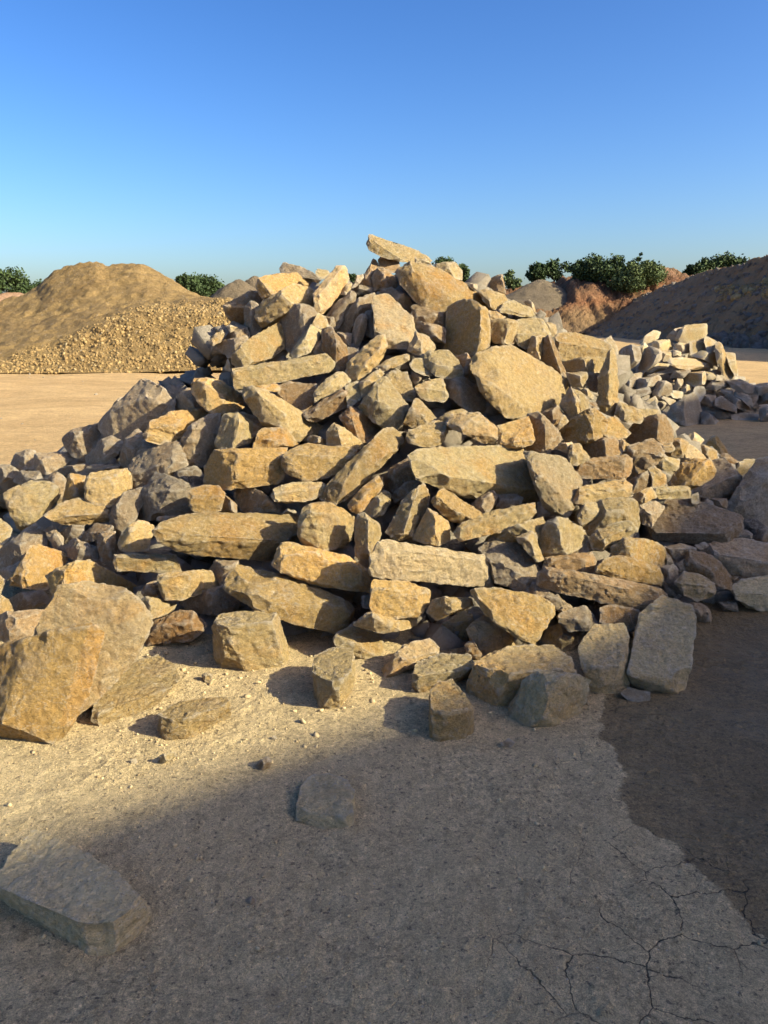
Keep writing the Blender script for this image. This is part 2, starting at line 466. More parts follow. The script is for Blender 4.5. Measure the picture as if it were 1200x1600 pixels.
o|750,905 810,870 800,830 840,812 905,850 870,910 870,940 780,935|850,850|
p|880,825 940,772 1000,830 975,860 920,850|940,810|pale small stone at the tail of the heap
o|1010,855 1060,805 1080,805 1120,860 1160,925 1100,915 1070,880 1020,870|1080,810 1100,910|*orange pointed stone at the heap's outermost tail
p|870,920 905,850 960,890 1020,940 1035,965 960,970 890,950||
o|940,860 1000,860 1080,900 1085,950 1050,965 1010,920||
t|70,180 120,160 200,165 320,195 415,240 410,310 300,310 200,315 120,335 90,290 75,220|80,215 200,245 340,275 410,270|*long flat-topped slab capping the heap's far shoulder
t|340,640 340,440 400,420 412,250 440,260 460,380 462,600 430,683 380,660|408,400 402,655|*tall post-like slab standing upright with its edge in full sun
t|110,350 250,310 410,320 412,400 280,410 140,405|255,318 262,402|
t|140,410 265,408 272,440 240,500 170,500||
t|190,505 270,510 308,545 300,580 260,580 240,540||
b|265,415 340,420 335,530 270,510||
b|-20,330 0,220 30,185 60,220 140,430 100,420 60,390|35,205 105,405|
t|170,505 250,540 280,590 270,640 230,690 225,620 170,545||
o|80,780 150,720 230,700 270,630 310,625 390,700 395,740 370,760 350,830 230,860 150,840|285,650 310,700 300,820|*ochre block bright on one side below the largest boulder
b|280,590 320,600 345,640 300,625||
S 1 1
t|853,503 868,508 870,523 862,528 852,515||
p|944,532 955,526 965,542 966,552 955,556||
T 900 680 4
b|890,130 940,115 1015,165 1000,210 960,180 920,160||
t|485,190 540,135 600,145 650,150 640,200 600,245 540,220|545,145 630,195|
o|575,310 640,200 680,150 840,150 870,225 860,260 720,350 690,340 620,320|825,170 690,315|*slanting wedge with a shaded back and rough bright front
g|740,350 860,280 890,230 850,170 920,155 960,190 1030,270 1025,300 990,330 980,380 900,400 780,370|780,340 900,300 1010,250|*greyish layered slab at the border between sun and shade
b|330,290 430,230 470,270 475,320 350,365 340,330||
t|450,210 490,195 560,250 565,290 540,320 480,330 475,260||
t|485,330 530,325 690,315 720,330 720,390 640,395 510,400|500,350 700,345|
t|340,390 400,350 470,320 505,385 430,425 390,425|430,370|
t|720,375 760,360 770,425 725,430||
g|775,430 820,390 855,420 858,455 790,450||
b|845,400 940,400 940,460 860,460||
g|395,480 400,435 490,415 550,455 480,520 470,570 420,550|420,470 480,500|
g|470,540 500,490 590,440 600,400 690,400 730,445 850,465 1010,490 1042,520 1020,580 940,680 800,650 490,640|490,610 930,615|u *large dull grey slab in deep shade
g|770,715 850,680 1000,645 1180,680 1260,700 1260,870 1180,880 1050,890 960,850 870,770|870,740 990,800 1230,800|*broad grey boulder cut by the photo's edge, in shade
g|970,650 1010,600 1060,590 1098,620 1090,655||
g|1110,640 1150,590 1220,585 1230,675 1160,670||
k|1030,540 1120,525 1190,580 1120,640 1040,590||
w|930,450 1000,350 1050,270 1100,190 1130,150 1200,140 1270,150 1290,500 1260,580 1190,580 1130,530 1000,490|1050,330 1130,300 1200,250|*pale whitish boulder with a smooth rippled face at the photo's edge
t|1000,220 1020,170 1060,150 1120,150 1100,200 1050,250 1010,255||
b|680,840 700,730 810,745 900,800 960,880 965,970 880,930 870,900 760,860|730,780 850,850|
l|620,920 680,855 780,870 870,930 875,980 850,1010 760,1035 680,1000|660,925 840,950|*angular grey boulder at the edge of the wet mud
lG|965,950 1050,900 1200,880 1260,900 1260,1090 1180,1110 1080,1080 1000,1020|1000,980 1230,1000|*grey boulder standing on the mud at the photo's edge
gG|685,1060 760,1045 820,1070 855,1150 840,1180 750,1160|720,1080 830,1110|
gG|895,1045 1000,1040 1020,1105 920,1095||
gG|600,1000 650,995 690,1045 650,1050||
g|540,830 600,815 640,845 620,930 570,920 540,890||
g|550,700 650,680 750,710 720,740 620,790 600,740||
g|550,715 590,760 610,815 570,815||
g|620,820 680,775 690,840 630,870||
g|740,690 800,670 830,690 790,720||
T 640 900 2.4
lG|805,375 865,140 950,75 1060,120 1075,165 1050,365 1020,450 900,430 840,410|815,365 860,395 1035,395|*large pale tilted slab standing by the wet mud
lG|632,250 680,190 800,178 820,230 800,300 795,350 820,430 740,445 680,430 650,340 635,290|655,345 780,335|*grey knobbly stone next to the large pale tilted slab
gG|790,440 820,418 900,435 900,470 830,472||
lG|370,500 440,380 480,358 600,365 680,390 670,440 640,520 520,575 440,560 380,530|535,385 495,450 490,530|*mottled grey boulder with a sharp ridge
tGB|215,430 240,330 300,290 380,265 540,262 600,310 618,350 600,420 430,430 380,480 330,490 230,450|240,325 345,372 460,325 615,345|*big half-shaded block behind the mottled grey boulder
tGB|78,600 80,420 110,400 160,388 185,450 238,490 240,580 210,610 100,620|80,500 150,510 240,495|*stubby L-shaped block with a lit top step
tGB|12,380 30,320 120,295 220,295 245,340 235,370 150,400 50,440 20,420|14,372 60,358 240,345|
T 400 800 4
pG|773,990 880,880 930,830 1080,790 1150,850 1140,900 1000,940 900,1000 820,1045 780,1020|890,930 1120,880|*pale tilted stone propped on the dirt
tG|478,790 510,760 600,710 720,705 750,760 795,820 780,920 700,925 620,890 500,860|520,815 620,820 690,870|tan stone with a lit flat top
S 1 1
tGB|490,1050 492,1025 520,1013 550,1013 553,1030 548,1065 530,1105 500,1107 492,1090|495,1056 528,1068 548,1050|*small upright stone casting a round shadow on the dirt
tGB|331,968 350,960 420,952 430,958 445,1000 453,1025 445,1040 390,1048 355,1047 345,1010|333,972 345,980 424,972|*squared ochre block standing alone before the heap
o|348,912 372,882 400,890 460,903 510,925 545,940 560,955 540,985 520,990 480,980 420,962 380,940 355,925|400,940 530,975 545,950|*long cracked slab, white and rusty orange
o|427,885 437,850 450,848 500,860 540,868 550,880 575,890 580,925 545,922 500,915 440,895|440,868 490,865 548,895|*rounded ochre slab under the cream block
p|575,900 585,850 600,845 660,852 755,868 768,890 767,917 720,915 660,910 640,905 590,903|588,855 660,864 750,876|*beam with a pinkish mottled front and bright top
T 400 800 4
o|710,600 720,460 730,420 950,440 1100,500 1090,540 1040,620 1020,655 850,665 740,650|725,470 1000,520|*stepped ochre block beneath the pinkish beam
t|600,700 720,620 780,660 1020,660 1025,700 900,740 760,755 740,720||
b|665,530 715,520 715,600 670,600||
S 1 1
t|668,955 675,938 695,933 736,935 740,946 707,954 682,969||
tG|673,1000 690,975 736,946 742,954 740,983 728,1002 686,1007|690,980 735,968|
T 700 800 4
pG|118,730 200,650 400,618 440,660 480,750 478,830 330,880 210,895 160,850|180,700 430,680 220,860|*cream block with a vertical crack
bG|100,830 160,800 210,895 190,930 120,880||
o|130,485 300,480 480,510 560,520 670,580 660,640 540,830 480,820 440,700 380,640 240,650 190,600||*large slab part ochre in sun, part grey in shade
g|680,660 700,640 850,590 940,700 880,740 760,740 700,700|690,660 870,680|
lG|570,820 620,730 700,700 860,750 830,800 770,850 730,885 650,840|730,790|
g|500,500 540,450 680,520 780,600 720,640 670,600 600,550||
b|960,600 1020,585 1190,620 1170,740 1120,740 1100,700 960,690||
T 0 680 4
g|0,190 60,190 130,240 80,270 0,300 -60,300 -60,190||
g|70,190 100,120 150,98 215,100 222,190 150,230 90,230|150,140|
g|215,210 225,120 370,120 420,110 450,150 400,190 300,240 230,230|260,150|
g|392,28 452,-32 600,-60 640,-40 572,68 532,160 440,108|470,0|
g|330,240 400,200 540,180 560,200 480,240 400,250||
g|490,240 560,190 740,185 740,210 600,225 540,245||
g|85,280 130,225 240,230 260,270 180,300 120,300||
g|260,280 350,235 410,275 400,380 370,440 345,340 310,290||
t|20,370 80,335 200,290 340,300 370,340 350,420 330,440 230,500 200,570 150,600 110,580 60,480|60,385 180,395 355,325 212,530|*cube-shaped boulder with a flat sunlit top and dark side
o|390,430 400,370 430,240 535,255 530,330 515,410 400,425||small ochre block standing upright
t|270,500 380,430 470,395 580,405 620,440 680,460 690,540 600,550 440,560 330,535|300,515 450,495 670,490|u *flat stone with a pale peaked top
t|-40,520 0,525 40,550 75,590 60,640 20,680 -40,690||
g|0,720 70,670 150,600 215,565 290,620 300,700 230,680 170,730 150,800 60,820 0,830|120,690|
g|275,590 330,570 390,640 390,690 340,710 300,640||
g|380,610 450,565 520,570 510,640 400,680||
g|500,640 600,555 700,570 700,600 610,650 545,670||
g|355,715 480,650 600,710 605,740 590,790 480,785 430,740|500,700|
b|610,690 630,620 715,610 720,780 640,790||
t|705,810 720,750 800,740 1000,745 1100,750 1130,855 1000,855 850,850 740,845|725,765 1090,770|*level brick-like slab below the longest slab's end
o|60,920 70,885 110,870 140,790 190,700 225,685 430,745 410,800 370,830 300,860 290,960 170,960 60,945|150,870|*tan plate-like stone with a white scuffed corner
o|290,880 380,850 420,810 480,785 560,785 700,850 890,960 890,1000 850,1020 700,1040 500,1030 370,1020 320,1020 295,960|420,850|long low slab behind the tall leaning slab
g|60,1030 140,985 260,970 312,1040 200,1080 90,1100|150,1010|
t|-60,1000 0,1000 50,1030 80,1090 30,1150 -60,1170||
t|-60,870 0,875 35,915 20,950 0,990 -60,990||
g|0,850 60,820 120,800 130,830 100,870 70,880 40,900 0,880||
T 0 860 4
pG,0.4,0.15|200,555 260,420 330,270 370,210 450,190 560,190 760,240 850,300 920,390 945,450 905,550 850,680 720,780 550,930 480,1060 400,1060 350,700|800,330 840,520 700,700|*tall leaning slab with a pale scratched face
oG,0.3,0.15|-60,620 0,605 200,555 380,490 560,455 650,520 600,760 550,920 430,1060 400,1160 330,1200 200,1190 0,1150 -60,1150|558,462 490,700 375,1060 200,1085 0,1080|*huge brown boulder with an orange band down its edge
tGB|565,1030 600,970 640,870 740,780 850,700 980,655 1080,720 1125,800 1080,850 1000,910 960,950 850,980 760,1040 640,1085 580,1070|570,1010 685,985 860,925 1010,850 1120,795|*low flat slab lying on sunlit dirt
g|-60,440 60,390 290,375 220,500 190,555 60,590 -60,600|60,440|
S 1 1
tGB|248,1140 250,1118 275,1098 310,1092 355,1090 358,1100 345,1115 320,1135 295,1152 255,1155|252,1120 278,1126 352,1095|*brick-sized stone alone on sunlit dirt
T 150 800 4
t|385,420 395,390 600,370 720,360 790,460 720,490 540,550 420,545 395,480|400,410 560,400|block crossed by a diagonal shadow
g|715,360 750,310 890,310 870,370 800,440 780,450||
g|530,560 700,490 790,470 830,520 900,570 860,620 740,645 570,610|700,520|
t|265,560 310,530 350,530 500,575 480,620 350,670 330,630|340,560|
b|290,500 320,450 385,440 395,535 300,525||
bG|300,760 340,690 520,615 600,620 690,710 650,760 600,800 480,820 310,840 260,840|400,700 600,690|brown boulder in deep shade
S 1 1
tG|315,1054 322,1051 331,1056 330,1064 320,1066||pebble-sized stone beside the squared ochre block
bG|395,1200 408,1187 418,1184 423,1190 420,1200 407,1207|412,1192|fist-sized brown stone at the border of sun and shade
tG|245,1192 252,1180 272,1175 276,1183 260,1190 247,1195||small flat stone on sunlit dirt below the brick-sized stone
tG|204,1188 212,1186 215,1192 210,1198 204,1197||tiny stone casting a long shadow on sunlit dirt
tG|424,1153 429,1151 433,1155 431,1158 424,1158||tiniest stone lying on the sunlit dirt above the fist-sized brown stone
gG|382,1410 392,1400 400,1407 395,1416 386,1415||lone pebble half sunk in shaded mud
gG|782,1160 794,1155 805,1161 798,1167 784,1166||flat chip of stone before the mottled grey boulder
lGB|464,1285 464,1255 472,1228 485,1215 515,1211 540,1220 552,1235 552,1285 545,1294 500,1292|467,1266 500,1272 549,1278|*lone grey block on shaded mud in front of the heap
lGB|-15,1380 0,1350 20,1330 60,1295 85,1310 100,1320 150,1345 175,1360 215,1390 233,1425 230,1440 160,1507 120,1480 80,1445 0,1405|5,1372 60,1405 110,1430 156,1455 228,1405|*biggest lone block, nearest the camera, half in shade
P 2
T 950 490 4.8
t|505,190 530,140 580,90 700,75 740,75 742,150 720,190 600,222 530,220|560,130 720,110|*peaked boulder crowning the smaller heap
b|440,180 560,100 570,100 510,200||
t|240,215 340,125 395,140 370,190 300,220 260,240||
t|335,240 350,205 470,195 490,240 480,270 380,280 330,265||
g|60,340 100,270 170,240 230,260 245,320 220,370 90,470 70,480 60,400|190,270 200,350|grey block at the near end
g|235,400 260,320 300,250 390,280 400,340 350,380 290,430 240,430|375,290 345,370|
t|220,260 270,215 300,250 260,310 230,300||
t|400,290 480,285 480,350 410,360||
p|485,270 550,290 545,320 490,320||
t|500,240 530,220 610,230 615,290 560,300 540,270||
t|615,220 640,205 730,210 740,280 660,310 620,320||
t|720,190 740,170 775,220 800,230 790,280 740,280||
t|740,170 815,205 800,225 770,215||
t|620,320 700,280 800,285 820,400 780,380 760,350||
p|450,360 470,340 560,330 760,360 785,380 780,410 600,420 490,400|480,385 700,395|*long pale slab across the smaller heap
o|795,250 820,215 855,215 870,260 950,480 930,490 870,490 860,420 820,360|850,300|*orange slab propped steeply against the smaller heap
t|870,290 950,300 970,440 960,470 910,400||
t|560,480 580,445 720,435 740,480 720,530 650,550 570,510|705,450 705,530|squared block with a lit end
t|720,440 820,420 830,480 770,500 730,480||
t|820,460 865,470 860,500 810,500||
b|470,480 500,420 560,410 620,430 560,480||
g|300,460 400,430 510,405 480,440 330,470||
g|70,490 160,460 270,440 240,480 90,520||
b|70,600 80,520 150,490 240,480 200,540 120,610||
g|200,545 240,490 370,465 395,495 350,540 260,570||
g|110,630 200,575 300,555 320,600 180,640||
g|340,590 380,510 430,510 490,540 480,600 390,640 350,620|425,520 375,590|block with one lit triangle of face
t|490,560 520,490 565,490 560,530 520,580||
t|540,580 590,530 645,550 620,600 570,605||
t|470,600 490,575 565,590 550,640 490,630||
t|250,680 350,620 385,670 280,720 260,710|275,700 370,650|
t|400,640 420,620 515,650 460,685||
wG|445,740 480,690 560,640 640,590 680,640 695,720 695,820 580,840 520,820 460,780|560,660|*big rounded grey boulder at the foot of the smaller heap
g|640,590 660,550 720,550 730,590 690,660||
g|730,560 790,505 900,500 920,550 820,570||
g|895,510 990,495 1100,550 1090,590 1040,600 940,560||
g|700,670 720,610 800,620 810,660 780,690||
g|810,650 850,620 950,690 960,740 880,720 810,690||
g|880,620 900,610 1070,710 1060,740 960,700||grey bar-shaped stone in shade
g|950,590 1070,640 1080,680 1040,680 950,620||
g|840,570 940,580 930,615 870,600||
g|1050,600 1110,560 1135,580 1120,640 1080,700 1060,640||
gG|700,710 800,710 930,750 920,790 800,790||
gG|695,740 740,740 830,805 800,830 700,830||
gG|920,760 1020,745 1130,755 1120,800 940,800||
gG|1130,720 1200,700 1260,720 1260,810 1150,810||
g|1110,620 1200,600 1260,600 1260,660 1130,680||
g|1090,540 1190,520 1250,540 1250,600 1130,610||
g|160,660 240,645 260,680 210,690||
g|250,620 310,615 300,650 260,645||
t|280,420 360,370 460,380 440,410 320,450||
"""

def parse():
    out = []
    T = (0, 0, 1.0)
    heap = 1
    for ln in DATA.strip().splitlines():
        if ln.startswith('T '):
            a = ln.split()
            T = (float(a[1]), float(a[2]), float(a[3]))
            continue
        if ln.startswith('S '):
            T = (0, 0, 1.0)
            continue
        if ln.startswith('P '):
            heap = 2
            continue
        f = ln.split('|')
        P = lambda s: [tuple((float(q.split(',')[i]) / T[2] + T[i]) for i in (0, 1)) for q in s.split()]
        lab = f[3].strip()
        under = lab.startswith('u ')
        if under:
            lab = lab[2:].strip()
        anchor = lab.startswith('*')
        lab = lab.lstrip('*').strip()
        fl = f[0].split(',')
        yv = float(fl[1]) if len(fl) > 1 else None
        fm = float(fl[2]) if len(fl) > 2 else 1.0
        out.append(dict(c=f[0][0], g='G' in f[0], yaw=yv, fm=fm, box='B' in f[0], o=P(f[1]), r=P(f[2]), u=under, a=anchor, l=lab, heap=heap))
    return out

def stone_mesh(s, idx):
    rng = random.Random(1000 + idx)
    o = np.array(s['o'])
    r = np.array(s['r']) if s['r'] else None
    cen = o.mean(axis=0)
    w = np.ptp(o[:, 0]); h = np.ptp(o[:, 1])
    size = math.sqrt(w * h)
    lowi = int(np.argmax(o[:, 1]))
    if r is None and size > 9 and s['box'] is False and rng.random() < 0.7:
        # small stones get an edge across their face too
        an = R(rng.choice((rng.uniform(-35, 35), rng.uniform(50, 120))))
        ax_ = np.array([math.cos(an) * w, math.sin(an) * h]) * 0.24
        mid = cen + np.array([rng.uniform(-0.1, 0.1) * w, rng.uniform(-0.16, 0.02) * h])
        r = np.array([mid - ax_, mid + ax_])
    k = 1.10 if (s['c'] in 'gbk' and not s['g']) else 1.03
    oo = cen + (o - cen) * k + np.sign(o - cen) * 0.6
    su, sd, ss = 1.15, (0.95 if s['u'] else 0.12), 1.05
    su *= (0.5 + 0.5 * s['fm']); ss *= s['fm']
    box = s['box']
    off = np.zeros(len(oo))
    for i, p in enumerate(oo):
        if r is None:
            off[i] = max(0, 0.55 * (oo[lowi][1] - p[1])) + 0.08 * size * rng.random()
        else:
            # distance to the ridge polyline
            best = None
            segs = [(r[j], r[min(j + 1, len(r) - 1)]) for j in range(max(1, len(r) - 1))]
            for a, b in segs:
                ab = b - a
                t = 0 if (ab @ ab) < 1e-6 else float(np.clip((p - a) @ ab / (ab @ ab), 0, 1))
                q = a + ab * t
                d = p - q
                L = math.hypot(*d)
                if best is None or L < best[0]:
                    best = (L, d)
            L, d = best
            if L > 1e-3:
                c = d / L
                up = max(0, -c[1]); dn = max(0, c[1]); sx = abs(c[0])
                sl_ = su * up ** 2 + sd * dn ** 2 + ss * sx ** 2
                off[i] = L * sl_
    off = np.minimum(off, 1.15 * size)
    # which way the broad face looks: sunlit ones are turned towards the sun's side
    yaw = {'t': 0.30, 'o': 0.30, 'p': 0.42, 'w': 0.35, 'l': 0.0, 'b': 0.0, 'g': -0.12, 'k': -0.2}[s['c']]
    if size > 110 and s['c'] in 'tp' and not s['g']:
        yaw = 0.5
    if s['c'] in 'gk' and s['heap'] == 1 and cen[0] < 420:
        yaw = -0.5
    yaw += rng.uniform(-0.10, 0.10)
    if s['yaw'] is not None:
        yaw = s['yaw']
    off = off + yaw * (oo[:, 0] - cen[0])
    roff = yaw * (r[:, 0] - cen[0]) if r is not None else None
    # reference depth
    if s['g']:
        gx, gy = o[lowi]
        zt = ground_t(gx, gy)
        z0 = zt / (1 + off[lowi] / F)
    elif s['heap'] == 1:
        py_ref = cen[1] + 0.25 * h
        z0 = heap_t(float(cen[0]), float(py_ref)) - 0.03
        z0 += {'g': 0.11, 'k': 0.18, 'b': 0.07, 't': -0.02, 'o': -0.03, 'p': -0.05}.get(s['c'], 0.0) * (0.6 if size > 110 else 1)
        z0 = min(z0, ground_t(*o[lowi]) - 0.02)
    else:
        y = float(np.interp(cen[1] + 0.3 * h, [505, 670], [14.2, 12.3]))
        z0 = y / ray(*cen)[1] + rng.uniform(-0.12, 0.10)
        z0 = min(z0, ground_t(*o[lowi]) - 0.02)
    m = z0 / F                    # metres per pixel there
    pts = []
    if box:
        # a block resting flat: level top at the ridge's height, sides dropping to the ground
        rs_ = r[np.argsort(r[:, 0])]
        g0 = ground_pt(*o[lowi])
        ry = float(np.interp(o[lowi][0], rs_[:, 0], rs_[:, 1]))
        hgt = max(0.02, at_y(o[lowi][0], ry, g0[1] + 0.01)[2])
        def on_plane(p_, h_):
            d_ = ray(float(p_[0]), float(p_[1]))
            return O + d_ * ((CAM_H - h_) / -d_[2])
        for q in r:
            pts.append(on_plane(q, hgt * rng.uniform(0.97, 1.03)))
        for p in oo:
            ry = float(np.interp(p[0], rs_[:, 0], rs_[:, 1]))
            if p[1] < ry + 0.10 * h:
                q = on_plane(p, hgt * rng.uniform(0.93, 1.02))
                pts.append(q)
                if p[1] < ry - 0.05 * h:
                    pts.append(np.array([q[0] * 0.99, q[1] + 0.01, -0.01]))
            else:
                q = on_plane(p, 0.0)
                pts.append(q + np.array([0, 0.01, -0.02]))
    else:
        for i, p in enumerate(oo):
            z = z0 + off[i] * m
            if s['g']:
                zg = ground_t(float(p[0]), float(p[1]))
                if z > zg or (p[1] > cen[1] + 0.12 * h and zg - z < 0.45 * size * m):
                    z = zg + 0.01
            pts.append(at_depth(p[0], p[1], z))
        if r is not None:
            for q, qo in zip(r, roff):
                z = z0 + (qo + rng.uniform(-0.02, 0.02) * size) * m
                if s['g']:
                    z = min(z, ground_t(float(q[0]), float(q[1])) - 0.0)
                pts.append(at_depth(q[0], q[1], z))
        front_pts = len(pts)
        # the far side: real thickness
        thick = (0.55 + 0.3 * rng.random()) * min(w, h) * m
        thick = min(max(thick, 0.5 * size * m * 0.7), 0.45)
        for i, p in enumerate(oo):
            q = cen + (p - cen) * rng.uniform(0.72, 0.9)
            z = z0 + off[i] * m * 0.8 + thick
            pts.append(at_depth(q[0], q[1], z))
    pts = np.array(pts)
    bm = bmesh.new()
    vs = [bm.verts.new(p) for p in pts]
    res = bmesh.ops.convex_hull(bm, input=vs, use_existing_faces=False)
    junk = [g for g in res['geom_interior'] + res['geom_unused'] if isinstance(g, bmesh.types.BMVert) and g.is_valid]
    if junk:
        bmesh.ops.delete(bm, geom=list(set(junk)), context='VERTS')
    bmesh.ops.dissolve_limit(bm, angle_limit=R(9), verts=bm.verts[:], edges=bm.edges[:])
    S = size * m
    bmesh.ops.triangulate(bm, faces=bm.faces[:])
    target = max(0.0035, 3.3 * m) if s['heap'] == 1 else 4.5 * m
    if size > 200:
        target *= 1.15
    for _ in range(7):
        long = [e for e in bm.edges if e.calc_length() > target * 1.5]
        if not long or len(bm.faces) > 26000:
            break
        bmesh.ops.subdivide_edges(bm, edges=long, cuts=1, use_grid_fill=False)
        bmesh.ops.triangulate(bm, faces=[f for f in bm.faces if len(f.verts) > 3])
    bm.normal_update()
    bm.verts.ensure_lookup_table()
    V = np.array([v.co[:] for v in bm.verts])
    Nn = np.array([v.normal[:] for v in bm.verts])
    C = V.mean(axis=0)
    # knock corners off with random planes
    L = V - C
    for j in range(7):
        n = np.array([rng.gauss(0, 1), rng.gauss(-0.3, 1), rng.gauss(0.2, 1)])
        n /= np.linalg.norm(n)
        pr = L @ n
        hgt = pr.max() - rng.uniform(0.005, 0.04) * (0.5 if box else 1) * S * (1 if j < 5 else 1.6)
        exc = np.maximum(0, pr - hgt)
        L = L - n[None, :] * exc[:, None]
    V = C + L
    # spalls: shallow scoops bitten out of the edges
    ext = V[rng.randrange(len(V))]
    for j in range(rng.randint(3, 6)):
        n = np.array([rng.gauss(0, 1), rng.gauss(-0.9, 0.8), rng.gauss(0.3, 0.8)])
        n /= np.linalg.norm(n)
        c_ = V[int(np.argmax((V - C) @ n))]
        r_ = rng.uniform(0.16, 0.42) * S
        c_ = c_ + n * r_ * rng.uniform(0.72, 0.90)
        dv = V - c_
        dl = np.linalg.norm(dv, axis=1)
        m_ = (dl < r_) & (dl > 1e-5)
        V[m_] = c_ + dv[m_] / dl[m_][:, None] * r_
    sd_ = idx * 7 + 3
    q = V + idx * 3.1
    amp = min(S, 0.26)
    # broad unevenness, ledges, chips, grit
    d = 0.011 * amp * fbm(q * (2.6 / S), 2, sd_)
    bed = np.array([rng.gauss(0, 0.3), rng.gauss(0, 0.3), 1.0]); bed /= np.linalg.norm(bed)
    lay = (q @ bed) * (7.0 / S) + 1.6 * vnoise(q * (2.2 / S), sd_ + 5)
    tri = np.abs((lay % 1.0) - 0.5) * 2
    d += 0.010 * amp * np.clip(tri * 3 - 1.2, 0, 1) * (0.5 + 0.5 * vnoise(q * (3.0 / S), sd_ + 9))
    lay2 = (q @ bed) * (rng.uniform(5, 9) / S) + 0.5 * vnoise(q * (2.0 / S), sd_ + 6)
    li = np.floor(lay2).astype(np.int64)
    inset = (_hash(li, li * 0 + idx, li * 0, 5) - 0.5) * 2
    side = 1 - np.abs(Nn @ bed)
    lay_amp = (0.030 if rng.random() < 0.55 else 0.010) * amp
    d += lay_amp * inset * np.clip(side * 1.6 - 0.5, 0, 1) * np.clip(0.5 + vnoise(q * (1.6 / S), sd_ + 8), 0, 1)
    rd = 1 - np.abs(vnoise(q * (6.0 / S), sd_ + 11))
    d -= 0.022 * amp * np.clip(rd - 0.80, 0, 1) * 3.0
    cell = np.floor(3.0 * (vnoise(q * (4.5 / S) + 0.35 * vnoise(q * (11 / S), 4)[:, None], sd_ + 21) + 1)) / 3.0
    d += 0.009 * amp * (cell - 1.0)
    d += 0.0045 * fbm(q * 34.0, 3, sd_ + 31)
    if S < 0.4:
        d -= 0.006 * np.clip(vnoise(q * 55.0, sd_ + 41) - 0.35, 0, 1) * 1.5
    V = V + Nn * d[:, None]
    if s['g']:
        V[:, 2] = np.maximum(V[:, 2], -0.05)
    for v, c in zip(bm.verts, V):
        v.co = c
    bm.normal_update()
    loc = Vector((float(V[:, 0].mean()), float(V[:, 1].mean()), float(V[:, 2].min())))
    bmesh.ops.translate(bm, vec=-loc, verts=bm.verts[:])
    me = bpy.data.meshes.new("stone")
    bm.to_mesh(me)
    bm.free()
    me.shade_smooth()
    me.set_sharp_from_angle(angle=R(27))
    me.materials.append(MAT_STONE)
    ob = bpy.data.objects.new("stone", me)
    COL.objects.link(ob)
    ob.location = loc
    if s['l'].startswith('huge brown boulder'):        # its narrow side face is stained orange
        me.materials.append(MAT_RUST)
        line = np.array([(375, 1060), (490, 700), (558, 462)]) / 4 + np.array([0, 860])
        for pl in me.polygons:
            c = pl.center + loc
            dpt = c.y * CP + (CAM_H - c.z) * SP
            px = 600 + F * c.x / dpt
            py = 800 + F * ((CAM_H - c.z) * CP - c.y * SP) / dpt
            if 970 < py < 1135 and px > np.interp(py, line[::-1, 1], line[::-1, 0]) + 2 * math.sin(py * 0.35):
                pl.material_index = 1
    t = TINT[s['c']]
    j = (1 + rng.uniform(-0.22, 0.12)) * ((0.68 if s['c'] in 'gwb' else 0.9) if s['heap'] == 2 else 1)  # smaller heap's stones darkened, its shaded greys most, in place of shade
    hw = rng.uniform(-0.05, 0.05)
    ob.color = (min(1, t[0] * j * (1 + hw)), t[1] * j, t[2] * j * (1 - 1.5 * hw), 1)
    return ob

# ---- labels -----------------------------------------------------------
GENERIC = {'t': 'tan', 'o': 'ochre', 'b': 'brown', 'g': 'grey', 'p': 'pale', 'k': 'blackish', 'w': 'whitish', 'l': 'light grey'}

def size_word(s):
    a = s['area']
    if s['heap'] == 2:
        a *= 3
    return 'tiny' if a < 260 else 'small' if a < 1100 else 'middling' if a < 2800 else 'sizeable'

def shape_word(s):
    o = np.array(s['o'])
    c = o - o.mean(axis=0)
    u, sv, vt = np.linalg.svd(c, full_matrices=False)
    asp = sv[0] / max(sv[1], 1e-3)
    ang = abs(math.degrees(math.atan2(vt[0][1], vt[0][0])))
    ang = min(ang, 180 - ang)
    if asp > 1.75:
        return 'flat-lying sliver' if ang < 22 else 'upright sliver' if ang > 62 else 'slanting sliver'
    if asp > 1.3:
        return 'low slab' if ang < 22 else 'upright slab' if ang > 62 else 'slanting slab'
    return 'wedge' if len(o) <= 4 else 'chunk' if len(o) == 5 else 'block'

def short(l):
    for cut in (' with', ' without', ' in ', ' of ', ' lying', ' leaning', ' standing', ' resting', ' on ', ' slanting', ' pointing', ' at ', ' before ', ' behind', ' above', ' below', ' beside', ' under', ' its ', ' next', ' beneath', ' perched', ' casting', ' capping', ' tipped', ' tilted', ' nearest', ' cut ', ',', ' alone', ' propped', ' jutting', ' part ', ' across', ' crowning'):
        i = l.find(cut)
        if i > 9 and l[:i].split()[-1] in ('slab', 'block', 'boulder', 'stone', 'beam', 'half', 'brick', 'chunk'):
            l = l[:i]
    return l

